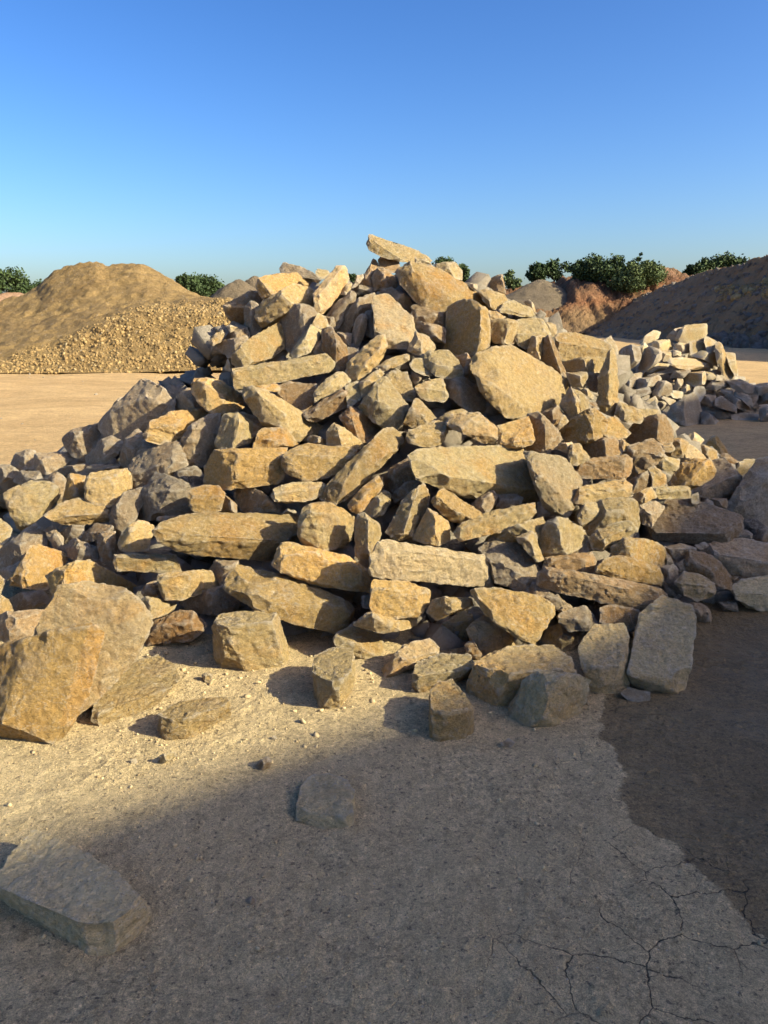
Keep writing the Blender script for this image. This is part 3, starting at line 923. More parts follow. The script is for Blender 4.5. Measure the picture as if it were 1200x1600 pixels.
def make_labels(S):
    for s in S:
        o = np.array(s['o'])
        s['cen'] = o.mean(axis=0)
        x, y = o[:, 0], o[:, 1]
        s['area'] = 0.5 * abs(np.dot(x, np.roll(y, -1)) - np.dot(y, np.roll(x, -1)))
    names = {}
    for s in S:
        if s['a']:
            names.setdefault(short(s['l']), []).append(s)
    anchors = [(k, v[0]) for k, v in names.items() if len(v) == 1]
    used = set()
    ANCH = set(id(a) for _k, a in anchors)

    def rel(s, a):
        d = s['cen'] - a['cen']
        if abs(d[1]) > 0.55 * abs(d[0]):
            return 'above' if d[1] < 0 else 'below'
        return 'beside'

    for s in S:
        s['out'] = None
        if s['a']:
            s['out'] = s['l']
            used.add(s['l'])
    for s in sorted(S, key=lambda q: -q['area']):
        if s['out']:
            continue
        near = sorted(((np.linalg.norm((s['cen'] - a['cen']) * (1, 1.2)) - 0.45 * math.sqrt(a['area']), k, a) for k, a in anchors if a['heap'] == s['heap'] and a is not s), key=lambda q: q[0])
        kind = s['l'] if s['l'] else '%s %s %s' % (size_word(s), GENERIC[s['c']], shape_word(s))
        cands = [s['l']] if len(s['l'].replace('-', ' ').split()) >= 6 else []
        for _d, k, a in near[:4]:
            cands.append('%s %s the %s' % (kind, rel(s, a), k))
        for i in range(min(4, len(near))):
            for j in range(i + 1, min(5, len(near))):
                cands.append('%s between the %s and the %s' % (kind, near[i][1], near[j][1]))
        for _d, k, a in near[:4]:
            sd = 'left' if s['cen'][0] < a['cen'][0] else 'right'
            cands.append('%s %s and to the %s of the %s' % (kind, {'beside': 'level with', 'above': 'above', 'below': 'below'}[rel(s, a)], sd, k))
        for c in cands:
            n = len(c.replace('-', ' ').split())
            if c not in used and n <= 16 and n >= 4:
                s['out'] = c
                used.add(c)
                break
        if not s['out']:
            s['out'] = cands[0]
            print('DUP LABEL', cands[0])

STONES = parse()
make_labels(STONES)

# ------------------------------------------------------------------ loose meshes from arrays
def mesh_object(name, V, Fc, mat, label=None, category=None, kind=None, smooth=True, group=None, parent=None):
    me = bpy.data.meshes.new(name)
    V = np.asarray(V, dtype=np.float32)
    Fc = np.asarray(Fc, dtype=np.int32)
    n = Fc.shape[1]
    me.vertices.add(len(V))
    me.vertices.foreach_set('co', V.ravel())
    me.loops.add(Fc.size)
    me.loops.foreach_set('vertex_index', Fc.ravel())
    me.polygons.add(len(Fc))
    me.polygons.foreach_set('loop_start', np.arange(0, Fc.size, n, dtype=np.int32))
    me.polygons.foreach_set('loop_total', np.full(len(Fc), n, dtype=np.int32))
    me.update(calc_edges=True)
    me.validate()
    if smooth:
        me.shade_smooth()
    me.materials.append(mat)
    ob = bpy.data.objects.new(name, me)
    COL.objects.link(ob)
    if label: ob['label'] = label
    if category: ob['category'] = category
    if kind: ob['kind'] = kind
    if group: ob['group'] = group
    if parent is not None: ob.parent = parent
    return ob

def hull_template(seed, pts=11, flat=0.7):
    rng = random.Random(seed)
    bm = bmesh.new()
    if seed % 4:                                    # blocky
        for sx in (-1, 1):
            for sy in (-1, 1):
                for sz in (-1, 1):
                    bm.verts.new((sx * rng.uniform(0.6, 1), sy * rng.uniform(0.45, 0.8), sz * rng.uniform(0.35, 0.6)))
        for _ in range(3):
            bm.verts.new((rng.uniform(-1.1, 1.1), rng.uniform(-0.8, 0.8), rng.uniform(-0.7, 0.7)))
    else:
        for _ in range(pts):
            v = Vector((rng.gauss(0, 1), rng.gauss(0, 1), rng.gauss(0, 1))).normalized()
            bm.verts.new((v.x, v.y * 0.85, v.z * flat))
    r = bmesh.ops.convex_hull(bm, input=bm.verts[:])
    junk = list({g for g in r['geom_interior'] + r['geom_unused'] if isinstance(g, bmesh.types.BMVert)})
    if junk:
        bmesh.ops.delete(bm, geom=junk, context='VERTS')
    bmesh.ops.triangulate(bm, faces=bm.faces[:])
    bm.verts.index_update()
    V = np.array([v.co[:] for v in bm.verts])
    Fc = np.array([[v.index for v in f.verts] for f in bm.faces])
    bm.free()
    return V, Fc

TPL = [hull_template(i) for i in range(14)]

def rand_rot(rs, n, tilt=1.0):
    """random rotation matrices; tilt limits leaning"""
    a = rs.uniform(0, 2 * np.pi, n)
    b = rs.normal(0, 0.9, n) * tilt
    c = rs.normal(0, 0.9, n) * tilt
    ca, sa, cb, sb, cc, sc = np.cos(a), np.sin(a), np.cos(b), np.sin(b), np.cos(c), np.sin(c)
    Rz = np.zeros((n, 3, 3)); Rz[:, 0, 0] = ca; Rz[:, 0, 1] = -sa; Rz[:, 1, 0] = sa; Rz[:, 1, 1] = ca; Rz[:, 2, 2] = 1
    Rx = np.zeros((n, 3, 3)); Rx[:, 0, 0] = 1; Rx[:, 1, 1] = cb; Rx[:, 1, 2] = -sb; Rx[:, 2, 1] = sb; Rx[:, 2, 2] = cb
    Ry = np.zeros((n, 3, 3)); Ry[:, 1, 1] = 1; Ry[:, 0, 0] = cc; Ry[:, 0, 2] = sc; Ry[:, 2, 0] = -sc; Ry[:, 2, 2] = cc
    return Rz @ Rx @ Ry

def scatter(P, size, rs, tilt=1.0):
    n = len(P)
    Rm = rand_rot(rs, n, tilt)
    which = rs.integers(0, len(TPL), n)
    Vs, Fs, base = [], [], 0
    for k, (tv, tf) in enumerate(TPL):
        ii = np.nonzero(which == k)[0]
        if not len(ii):
            continue
        st = rs.uniform(0.75, 1.25, (len(ii), 1, 3))
        L = tv[None] * st * size[ii][:, None, None]
        W = np.einsum('nij,nvj->nvi', Rm[ii], L) + P[ii][:, None, :]
        Vs.append(W.reshape(-1, 3))
        Fs.append((tf[None] + (base + np.arange(len(ii)) * len(tv))[:, None, None]).reshape(-1, 3))
        base += len(ii) * len(tv)
    return np.concatenate(Vs), np.concatenate(Fs)

# ------------------------------------------------------------------ ground
WB = [(1190, 700), (1120, 820), (1090, 900), (1060, 960), (1000, 1010), (950, 1060), (940, 1090), (937, 1150), (958, 1165), (968, 1200), (975, 1240), (985, 1270), (1005, 1295), (1028, 1303), (1064, 1312), (1067, 1335),
      (1085, 1355), (1108, 1372), (1126, 1392), (1145, 1410), (1150, 1425), (1168, 1450), (1200, 1468), (1290, 1520)]
WBg = sorted([(float(ground_pt(a, b)[1]), float(ground_pt(a, b)[0])) for a, b in WB])
WBy = np.array([a for a, _ in WBg]); WBx = np.array([b for _, b in WBg])

def ground_z(X, Y):
    """gentle relief of the yard, zero mean"""
    P = np.stack([X, Y, np.zeros_like(X)], 1)
    r = np.hypot(X, Y)
    near = np.clip(1 - (r - 7) / 12, 0, 1)
    z = 0.010 * fbm(P * 1.3, 3, 5)
    z += near * (0.0040 * fbm(P * 9.0, 3, 7) + 0.0035 * np.clip(fbm(P * 28.0, 2, 8), 0, 2)
                 + 0.0075 * np.clip(fbm(P * 62.0, 2, 9) - 0.15, 0, 2) * np.clip(fbm(P * 2.1, 3, 12) * 1.6 + 0.45, 0, 1))
    far = np.clip((r - 10) / 20, 0, 1)
    z += far * 0.05 * fbm(P * 0.35, 3, 6)
    # shallow wheel ruts towards the far yard
    z -= 0.02 * np.clip((r - 8) / 4, 0, 1) * np.clip(1.2 - np.abs(np.sin(X * 0.9 + 0.25 * Y)) * 3, 0, 1)
    return z

def lin(a, b, step):
    return np.arange(a, b, step)

def axis(core_a, core_b, step, lo, hi, g=1.06):
    v = list(lin(core_a, core_b, step))
    s = step
    x = v[-1]
    up = []
    while x < hi:
        s *= g; x += s; up.append(x)
    s = step; x = core_a
    dn = []
    while x > lo:
        s *= g; x -= s; dn.append(x)
    return np.array(dn[::-1] + v + up)

def build_ground():
    ax = axis(-1.9, 1.9, 0.0085, -500, 500, 1.035)
    ay = axis(1.2, 3.5, 0.0085, -60, 1200, 1.03)
    X, Y = np.meshgrid(ax, ay)
    X = X.ravel(); Y = Y.ravel()
    Z = ground_z(X, Y)
    nx, ny = len(ax), len(ay)
    i = np.arange(nx * ny).reshape(ny, nx)
    Fc = np.stack([i[:-1, :-1].ravel(), i[:-1, 1:].ravel(), i[1:, 1:].ravel(), i[1:, :-1].ravel()], 1)
    m, nt, b = new_mat("dried_mud")
    geo = N(nt, 'ShaderNodeNewGeometry')
    pos = geo.outputs['Position']
    at = N(nt, 'ShaderNodeAttribute', attribute_name='wet')
    near = N(nt, 'ShaderNodeAttribute', attribute_name='near').outputs['Fac']
    n1 = noise(nt, pos, 1.1, 5, 0.6)
    c = ramp(nt, n1, [(0.3, (0.62, 0.465, 0.245)), (0.7, (0.72, 0.545, 0.29))])
    # sandier far yard, with long drag marks
    c = mix(nt, mth(nt, 'SUBTRACT', 1.0, near), c, mix(nt, ramp(nt, noise(nt, pos, 0.45, 8, 0.72, 0.8), [(0.35, 0.0), (0.62, 1.0)]), (0.50, 0.32, 0.135), (0.62, 0.41, 0.185)))
    c = mix(nt, mth(nt, 'MULTIPLY', mth(nt, 'SUBTRACT', 1.0, near), 0.6), c, ramp(nt, noise(nt, scaled(nt, pos, (0.5, 1.0, 1.0)), 1.6, 9, 0.78, 1.5), [(0.36, 0.66), (0.56, 1.08)]), 'MULTIPLY')
    c = mix(nt, 0.6, c, ramp(nt, noise(nt, pos, 14.0, 7, 0.7), [(0.35, 0.62), (0.66, 1.20)]), 'MULTIPLY')  # this and the next grain layers partly paint the shade of small relief
    c = mix(nt, 0.55, c, ramp(nt, noise(nt, pos, 130.0, 4, 0.75), [(0.34, 0.60), (0.66, 1.38)]), 'MULTIPLY')
    c = mix(nt, mth(nt, 'MULTIPLY', ramp(nt, noise(nt, pos, 2.3, 4, 0.6), [(0.35, 0.25), (0.6, 1.0)]), 0.75), c, ramp(nt, noise(nt, pos, 55.0, 6, 0.8), [(0.38, 0.42), (0.62, 1.28)]), 'MULTIPLY')
    c = mix(nt, near, c, mix(nt, 1.0, c, ramp(nt, noise(nt, pos, 270.0, 3, 0.7), [(0.36, 0.72), (0.62, 1.26)]), 'MULTIPLY'))
    # shade of crumb relief put into the colour as dark specks
    f = ramp(nt, noise(nt, pos, 62.0, 3, 0.6), [(0.33, 1.0), (0.40, 0.0)])
    c = mix(nt, mth(nt, 'MULTIPLY', f, 0.75), c, (0.11, 0.085, 0.06))
    # pale specks of crushed stone
    vo = N(nt, 'ShaderNodeTexVoronoi')
    vo.inputs['Scale'].default_value = 26.0
    nt.links.new(pos, vo.inputs['Vector'])
    f = ramp(nt, vo.outputs['Distance'], [(0.05, 1.0), (0.10, 0.0)])
    c = mix(nt, mth(nt, 'MULTIPLY', f, 0.5), c, (0.55, 0.49, 0.40))
    # drying cracks
    wob = N(nt, 'ShaderNodeVectorMath', operation='ADD')
    nz = N(nt, 'ShaderNodeTexNoise'); nz.inputs['Scale'].default_value = 7.0; nz.inputs['Detail'].default_value = 5.0
    nt.links.new(pos, nz.inputs['Vector'])
    sc_ = N(nt, 'ShaderNodeVectorMath', operation='SCALE'); sc_.inputs['Scale'].default_value = 0.13
    nt.links.new(nz.outputs['Color'], sc_.inputs[0])
    nt.links.new(pos, wob.inputs[0]); nt.links.new(sc_.outputs[0], wob.inputs[1])
    cr = None
    for scl, wd, am in ((5.6, 0.015, 1.0), (12.0, 0.011, 0.5)):
        v2 = N(nt, 'ShaderNodeTexVoronoi', feature='DISTANCE_TO_EDGE', voronoi_dimensions='2D')
        v2.inputs['Scale'].default_value = scl
        nt.links.new(wob.outputs[0], v2.inputs['Vector'])
        e = ramp(nt, v2.outputs['Distance'], [(0.0, 1.0), (wd, 0.0)])
        msk = ramp(nt, noise(nt, pos, 2.6 if am == 1.0 else 4.0, 3, 0.6), [(0.42, 0.0), (0.52, 1.0)])
        e = mth(nt, 'MULTIPLY', mth(nt, 'MULTIPLY', e, msk), am)
        cr = e if cr is None else mth(nt, 'MAXIMUM', cr, e)
    crk = N(nt, 'ShaderNodeAttribute', attribute_name='crack').outputs['Fac']
    cr = mth(nt, 'MULTIPLY', cr, crk)
    c = mix(nt, cr, c, (0.035, 0.03, 0.025))
    # wet mud: darker, shinier, with a ragged edge
    wv = mth(nt, 'ADD', at.outputs['Fac'], mth(nt, 'MULTIPLY', mth(nt, 'SUBTRACT', noise(nt, pos, 9.0, 6, 0.65), 0.5), 0.16))
    wet = N(nt, 'ShaderNodeMapRange', interpolation_type='SMOOTHSTEP')
    wet.inputs['From Min'].default_value = -0.006; wet.inputs['From Max'].default_value = 0.012
    nt.links.new(wv, wet.inputs['Value'])
    wet = wet.outputs[0]
    deep = N(nt, 'ShaderNodeMapRange')
    deep.inputs['From Min'].default_value = 0.0; deep.inputs['From Max'].default_value = 0.5
    deep.inputs['To Min'].default_value = 0.80; deep.inputs['To Max'].default_value = 0.60
    nt.links.new(wv, deep.inputs['Value'])
    wc = mix(nt, 1.0, c, (0.62, 0.57, 0.49), 'MULTIPLY')
    wm = N(nt, 'ShaderNodeVectorMath', operation='SCALE')
    nt.links.new(wc, wm.inputs[0]); nt.links.new(deep.outputs[0], wm.inputs['Scale'])
    c = mix(nt, wet, c, wm.outputs[0])
    nt.links.new(c, b.inputs['Base Color'])
    film = ramp(nt, noise(nt, pos, 2.2, 3, 0.5), [(0.50, 0.0), (0.62, 1.0)])
    rg = mth(nt, 'SUBTRACT', 0.95, mth(nt, 'MULTIPLY', wet, mth(nt, 'ADD', 0.36, mth(nt, 'MULTIPLY', film, 0.34))))
    nt.links.new(rg, b.inputs['Roughness'])
    h = noise(nt, pos, 40.0, 8, 0.72)
    p = bump(nt, b, h, 1.0, 0.022)
    p = bump(nt, b, noise(nt, pos, 170.0, 4, 0.7), 0.9, 0.008, p)
    inv = mth(nt, 'SUBTRACT', 1.0, cr)
    p = bump(nt, b, inv, 1.0, 0.008, p)
    ob = mesh_object("ground", np.stack([X, Y, Z], 1), Fc, m, "bare yard of dried mud with cracks, wet at one side", kind="structure")
    me = ob.data
    xb = np.interp(Y, WBy, WBx, left=WBx[0], right=WBx[-1])
    wetv = X - xb
    wetv = np.where(Y > 6.3, -0.5, wetv)
    wetv = np.where(X > 3.6, np.minimum(wetv, 4.6 - X), wetv)
    a = me.attributes.new('wet', 'FLOAT', 'POINT'); a.data.foreach_set('value', wetv.astype(np.float32))
    r = np.hypot(X, Y)
    a = me.attributes.new('near', 'FLOAT', 'POINT'); a.data.foreach_set('value', np.clip(1 - (r - 4.0) / 3.5, 0, 1).astype(np.float32))
    ck = 1.3 * np.clip(1.15 - np.hypot((X - 0.95) / 0.75, (Y - 1.55) / 0.55), 0, 1) + 0.3 * np.clip(1 - np.abs(Y - 1.6) / 0.7, 0, 1) + 0.5 * np.clip(1 - np.abs(wetv + 0.2) / 0.3, 0, 1) * (Y < 3)
    a = me.attributes.new('crack', 'FLOAT', 'POINT'); a.data.foreach_set('value', np.clip(ck, 0, 1).astype(np.float32))

build_ground()

def build_gravel():
    rs = np.random.default_rng(11)
    m, nt, b = new_mat("mud_crumbs")
    geo = N(nt, 'ShaderNodeNewGeometry')
    c = ramp(nt, geo.outputs['Random Per Island'], [(0.0, (0.34, 0.25, 0.135)), (0.5, (0.50, 0.375, 0.20)), (1.0, (0.60, 0.455, 0.25))])
    c = mix(nt, 0.5, c, ramp(nt, noise(nt, geo.outputs['Position'], 150, 3), [(0.3, 0.7), (0.7, 1.25)]), 'MULTIPLY')
    nt.links.new(c, b.inputs['Base Color'])
    n = 90000
    X = rs.uniform(-2.6, 2.8, n); Y = 1.2 + rs.power(1.4, n) * 3.4
    P = np.stack([X, Y, np.zeros(n)], 1)
    dens = 0.5 + 0.5 * fbm(P * 1.9, 3, 44) + 0.25 * vnoise(P * 7, 45)
    xb = np.interp(Y, WBy, WBx)
    keep = (rs.random(n) < np.clip(dens, 0.05, 1) ** 2 * 0.9) & (X < xb - 0.02) & (np.abs(X) < 0.56 * Y + 0.3)
    X, Y = X[keep], Y[keep]
    s = 0.0013 + 0.0018 * rs.random(len(X)) + 0.006 * rs.power(0.16, len(X)) ** 7
    # bigger chips shed along the toe of the heap
    m_ = 1500
    xt = rs.uniform(-2.4, 2.2, m_)
    yt = np.interp(xt, TX, TY) + rs.normal(-0.05, 0.28, m_)
    kk = (xt < np.interp(yt, WBy, WBx) - 0.02) & (np.abs(xt) < 0.56 * yt + 0.2)
    X = np.r_[X, xt[kk]]; Y = np.r_[Y, yt[kk]]; s = np.r_[s, 0.002 + 0.014 * rs.power(0.3, kk.sum()) ** 2]
    Z = ground_z(X, Y) + s * 0.25
    V, Fc = scatter(np.stack([X, Y, Z], 1), s, rs, 0.6)
    mesh_object("gravel", V, Fc, m, "crumbs of dry mud and grit strewn over the yard", kind="stuff", smooth=False)
build_gravel()

def build_yard_stones():
    rs = np.random.default_rng(17)
    n = 1500
    X = rs.uniform(-14, 14, n); Y = rs.uniform(8.5, 26, n)
    keep = (rs.random(n) < 0.25 + 0.75 * (fbm(np.stack([X, Y, X * 0], 1) * 0.5, 3, 3) > 0.1)) & (heap_z(X, Y) < 0.01)
    X, Y = X[keep], Y[keep]
    sz = 0.006 + 0.04 * rs.power(0.3, len(X)) ** 2
    V, Fc = scatter(np.stack([X, Y, ground_z(X, Y) + sz * 0.2], 1), sz, rs, 0.5)
    mesh_object("gravel", V, Fc, MAT_RUBBLE, "small loose stones scattered over the open yard behind the heap", kind="stuff", smooth=False)
build_yard_stones()

# ------------------------------------------------------------------ spoil banks and quarry face
def lerp_row(row, px):
    a = np.array(row, dtype=float)
    return np.interp(px, a[:, 0], a[:, 1]), np.interp(px, a[:, 0], a[:, 2])

def relief(name, px0, px1, step, rows, subs, mat, label, namp, seed, kind="structure", nscale=0.5, gully=0.0, smooth=True, rough=0.0):
    """rows: front to back, each a list of (px, py, distance in metres); the last rows fall to the ground behind"""
    px = np.arange(px0, px1 + step, step, dtype=float)
    lines = []
    for row in rows:
        py, D = lerp_row(row, px)
        L = np.array([at_y(a, b_, d) for a, b_, d in zip(px, py, D)])
        lines.append(L)
    G = []
    for k in range(len(lines) - 1):
        n = subs[k]
        for j in range(n):
            t = j / n
            G.append(lines[k] * (1 - t) + lines[k + 1] * t)
    G.append(lines[-1])
    # far side
    last = lines[-1]
    for j in range(1, 9):
        q = last.copy()
        q[:, 1] += j * 1.2
        q[:, 0] *= q[:, 1] / last[:, 1]
        q[:, 2] = last[:, 2] * (1 - j / 8) - 0.3 * (j / 8)
        G.append(q)
    G = np.array(G)
    for _ in range(2):                              # soften the joins between rows
        G[1:-1, :, 2] = 0.25 * G[:-2, :, 2] + 0.5 * G[1:-1, :, 2] + 0.25 * G[2:, :, 2]
    ny, nx = G.shape[:2]
    V = G.reshape(-1, 3)
    fade = np.clip(V[:, 2] / 0.8, 0, 1)
    d = fbm(V * nscale, 5, seed, 0.55)
    V = V.copy()
    V[:, 2] += namp * d * fade
    V[:, 1] += namp * 1.2 * fbm(V * nscale * 1.7 + 9, 4, seed + 50, 0.55) * fade
    if rough:
        V[:, 2] += rough * fbm(V * 2.6, 3, seed + 33, 0.7) * fade
    if gully:
        g = 1 - np.abs(vnoise(np.stack([V[:, 0] * 1.5 + 0.6 * V[:, 2], V[:, 1] * 0.15, V[:, 2] * 0.15], 1) * 2.2, seed + 70))
        V[:, 2] -= gully * g ** 3 * fade
    i = np.arange(nx * ny).reshape(ny, nx)
    Fc = np.stack([i[:-1, :-1].ravel(), i[:-1, 1:].ravel(), i[1:, 1:].ravel(), i[1:, :-1].ravel()], 1)
    ob = mesh_object(name, V, Fc, mat, label, kind=kind, smooth=smooth)
    return V.reshape(ny, nx, 3), ob

def earth_mat(name, a, b_, c_, scale=0.5, speck=(0.6, 0.52, 0.4), bumpd=0.12):
    m, nt, b = new_mat(name)
    pos = N(nt, 'ShaderNodeNewGeometry').outputs['Position']
    c = ramp(nt, noise(nt, pos, scale, 6, 0.65, 0.4), [(0.32, a), (0.52, b_), (0.7, c_)])
    c = mix(nt, 0.6, c, ramp(nt, noise(nt, pos, 3.2, 8, 0.75), [(0.3, 0.6), (0.7, 1.3)]), 'MULTIPLY')
    f = ramp(nt, noise(nt, pos, 7.0, 5, 0.75), [(0.60, 0.0), (0.68, 1.0)])
    c = mix(nt, mth(nt, 'MULTIPLY', f, 0.5), c, speck)
    nt.links.new(c, b.inputs['Base Color'])
    p = bump(nt, b, noise(nt, pos, 2.2, 9, 0.78), 1.0, bumpd * 3)
    bump(nt, b, noise(nt, pos, 9.0, 5, 0.75), 0.9, bumpd * 0.6, p)
    return m

MAT_TAN = earth_mat("tan_spoil", (0.259, 0.165, 0.064), (0.329, 0.216, 0.085), (0.368, 0.244, 0.098))
MAT_GREYSPOIL = earth_mat("grey_spoil", (0.281, 0.164, 0.078), (0.350, 0.213, 0.101), (0.437, 0.270, 0.129), 0.25, (0.700, 0.471, 0.239))
def rubble_mat(name, stops):
    m, nt, b = new_mat(name)
    geo = N(nt, 'ShaderNodeNewGeometry')
    c = ramp(nt, geo.outputs['Random Per Island'], stops)
    c = mix(nt, 0.6, c, ramp(nt, noise(nt, geo.outputs['Position'], 14, 6, 0.7), [(0.3, 0.6), (0.7, 1.3)]), 'MULTIPLY')
    nt.links.new(c, b.inputs['Base Color'])
    bump(nt, b, noise(nt, geo.outputs['Position'], 20, 6, 0.7), 0.9, 0.05)
    return m
MAT_BANKRUB = rubble_mat("bank_rubble", [(0.0, (0.206, 0.136, 0.056)), (0.4, (0.309, 0.202, 0.082)), (0.8, (0.377, 0.253, 0.102)), (0.95, (0.429, 0.302, 0.135)), (1.0, (0.309, 0.249, 0.147))])
MAT_CONE = earth_mat("gravel_spoil", (0.158, 0.119, 0.072), (0.198, 0.149, 0.090), (0.218, 0.165, 0.102), 0.4)

# the sunlit bank behind on the left
rows = [
    [(-700, 600, 24), (0, 583, 24), (200, 582, 24.2), (330, 578, 24.6), (600, 575, 25.0)],
    [(-700, 585, 26), (0, 548, 26), (100, 530, 26), (180, 505, 26.6), (215, 492, 27), (300, 490, 27), (360, 492, 27), (420, 505, 27), (480, 550, 27), (600, 570, 27)],
    [(-700, 580, 29), (0, 530, 29), (100, 500, 29.5), (200, 480, 30), (300, 470, 30), (360, 470, 30), (420, 476, 30), (480, 530, 30), (600, 562, 30)],
    [(-700, 560, 33), (0, 504, 33), (60, 497, 33), (120, 482, 33), (200, 474, 33), (300, 466, 33), (360, 469, 33), (420, 474, 33), (520, 548, 33), (600, 555, 33)],
    [(-700, 540, 38), (-200, 500, 38), (-50, 478, 38), (0, 470, 38), (35, 458, 38), (60, 443, 38), (80, 424, 38), (105, 413, 38), (132, 407, 38), (150, 403, 38), (165, 410, 38), (190, 408, 38), (218, 407, 38), (236, 417, 38), (262, 432, 38),
     (290, 451, 38), (312, 464, 38), (350, 470, 38), (420, 476, 38), (520, 540, 38), (600, 547, 38)],
]
HILL_L, _ = relief("hill", -700, 600, 5, rows, [20, 18, 16, 40], MAT_TAN, "big sunlit tan spoil bank with a haul ramp up its side", 0.07, 3, nscale=1.3, gully=0.04, rough=0.06)

# two little gravel cones behind the heap's shoulder
def cone(px, top, half, base, D, label, seed, mat, foot=None):
    """half: half width at the height of photo row base; the slopes go on down to foot"""
    gy = foot if foot is not None else 800 + F * math.tan(math.atan(CAM_H / D) - PITCH)
    apex = at_y(px, top, D)
    h = apex[2] - at_y(px, gy, D)[2]
    r0 = half / F * D * (gy - top) / (base - top)
    na, nr = 120, 60
    A, Q = np.meshgrid(np.linspace(0, 2 * np.pi, na, endpoint=False), np.linspace(0, 1.15, nr) ** 1.2)
    rr = r0 * Q * (1 + 0.05 * np.sin(3 * A + seed))
    z = apex[2] - h * (np.sqrt(Q ** 2 + 0.012) - 0.11)
    V = np.stack([apex[0] + rr * np.cos(A), apex[1] + rr * np.sin(A), z], 2).reshape(-1, 3)
    V[:, 2] += 0.03 * h * fbm(V * (3.0 / r0), 5, seed, 0.6)
    i = np.arange(na * nr).reshape(nr, na)
    j = np.roll(i, -1, axis=1)
    Fc = np.stack([i[:-1].ravel(), i[1:].ravel(), j[1:].ravel(), j[:-1].ravel()], 1)
    mesh_object("hill", V, Fc, mat, label, kind="structure")

cone(372, 437, 34, 468, 50, "small pale gravel cone behind the shoulder of the heap", 21, MAT_CONE)
cone(398, 431, 26, 466, 60, "gravel cone half hidden behind the smaller pale cone", 22, MAT_CONE)
cone(846, 437, 58, 472, 99, "smooth grey-tan gravel cone in front of the red quarry face", 23, MAT_CONE, foot=486)

# far low bank under the trees behind the left spoil bank
rows = [[(-900, 506, 95), (700, 504, 95)], [(-900, 480, 100), (0, 455, 100), (30, 452, 100), (60, 462, 100), (280, 464, 100), (350, 464, 100), (420, 462, 100), (700, 470, 100)], [(-900, 478, 130), (700, 466, 130)]]
relief("hill", -900, 700, 10, rows, [6, 6], earth_mat("rusty_bank", (0.36, 0.20, 0.11), (0.42, 0.25, 0.14), (0.45, 0.30, 0.18), 0.12), "low rusty bank on the skyline behind the tan spoil bank", 0.3, 31, nscale=0.25)

# the red quarry face
def build_cliff():
    m, nt, b = new_mat("red_quarry_face")
    pos = N(nt, 'ShaderNodeNewGeometry').outputs['Position']
    sep = N(nt, 'ShaderNodeSeparateXYZ'); nt.links.new(pos, sep.inputs[0])
    zz = mth(nt, 'ADD', sep.outputs[2], mth(nt, 'MULTIPLY', noise(nt, pos, 0.35, 5, 0.6), 2.6))
    hh = mth(nt, 'DIVIDE', zz, 9.5)
    c = ramp(nt, hh, [(0.0, (0.31, 0.23, 0.13)), (0.38, (0.34, 0.23, 0.12)), (0.50, (0.29, 0.145, 0.07)), (0.62, (0.33, 0.19, 0.10)), (0.78, (0.27, 0.14, 0.07)), (1.0, (0.31, 0.21, 0.12))])
    streak = noise(nt, scaled(nt, pos, (1.6, 1.0, 0.22)), 1.6, 6, 0.7, 0.3)
    c = mix(nt, 0.75, c, ramp(nt, streak, [(0.3, 0.45), (0.7, 1.4)]), 'MULTIPLY')
    f = ramp(nt, noise(nt, scaled(nt, pos, (1.2, 1.0, 0.3)), 1.3, 5, 0.7), [(0.56, 0.0), (0.66, 1.0)])
    c = mix(nt, mth(nt, 'MULTIPLY', f, 0.6), c, (0.47, 0.33, 0.18))
    c = mix(nt, 1.0, c, (0.82, 0.74, 0.68), 'MULTIPLY')
    nt.links.new(c, b.inputs['Base Color'])
    p = bump(nt, b, noise(nt, scaled(nt, pos, (1.0, 1.0, 0.35)), 1.8, 9, 0.7), 1.0, 0.9)
    rows = [
        [(700, 521, 88), (860, 519, 88), (1100, 516, 86), (1400, 516, 86)],
        [(700, 508, 90), (860, 506, 90), (900, 500, 90), (1100, 500, 88), (1400, 500, 88)],
        [(700, 481, 91), (790, 480, 91), (860, 480, 91), (892, 472, 91.3), (930, 466, 91.3), (960, 478, 90), (990, 470, 90), (1100, 466, 90), (1400, 466, 90)],
        [(700, 481, 95), (800, 481, 95), (870, 481, 95), (900, 452, 93), (935, 447, 93), (960, 455, 93), (1000, 447, 93), (1060, 442, 93), (1400, 446, 93)],
        [(700, 481, 98), (790, 481, 98), (865, 478, 98), (893, 436, 97), (935, 431, 97), (960, 440, 97), (1000, 441, 97), (1020, 432, 97), (1060, 434, 97), (1100, 438, 97), (1400, 430, 97)],
        [(700, 455, 105), (790, 452, 105), (845, 445, 105), (880, 428, 105), (930, 424, 104), (1000, 430, 104), (1018, 416, 104), (1035, 411, 104), (1050, 413, 104), (1066, 425, 104), (1100, 434, 104), (1400, 425, 104)],
        [(700, 448, 130), (1400, 440, 130)],
    ]
    relief("cliff", 700, 1400, 3, rows, [5, 16, 8, 10, 8, 4], m, "red and ochre quarry face with vertical gullies, trees along its top", 0.30, 41, nscale=0.22, gully=0.5)
build_cliff()

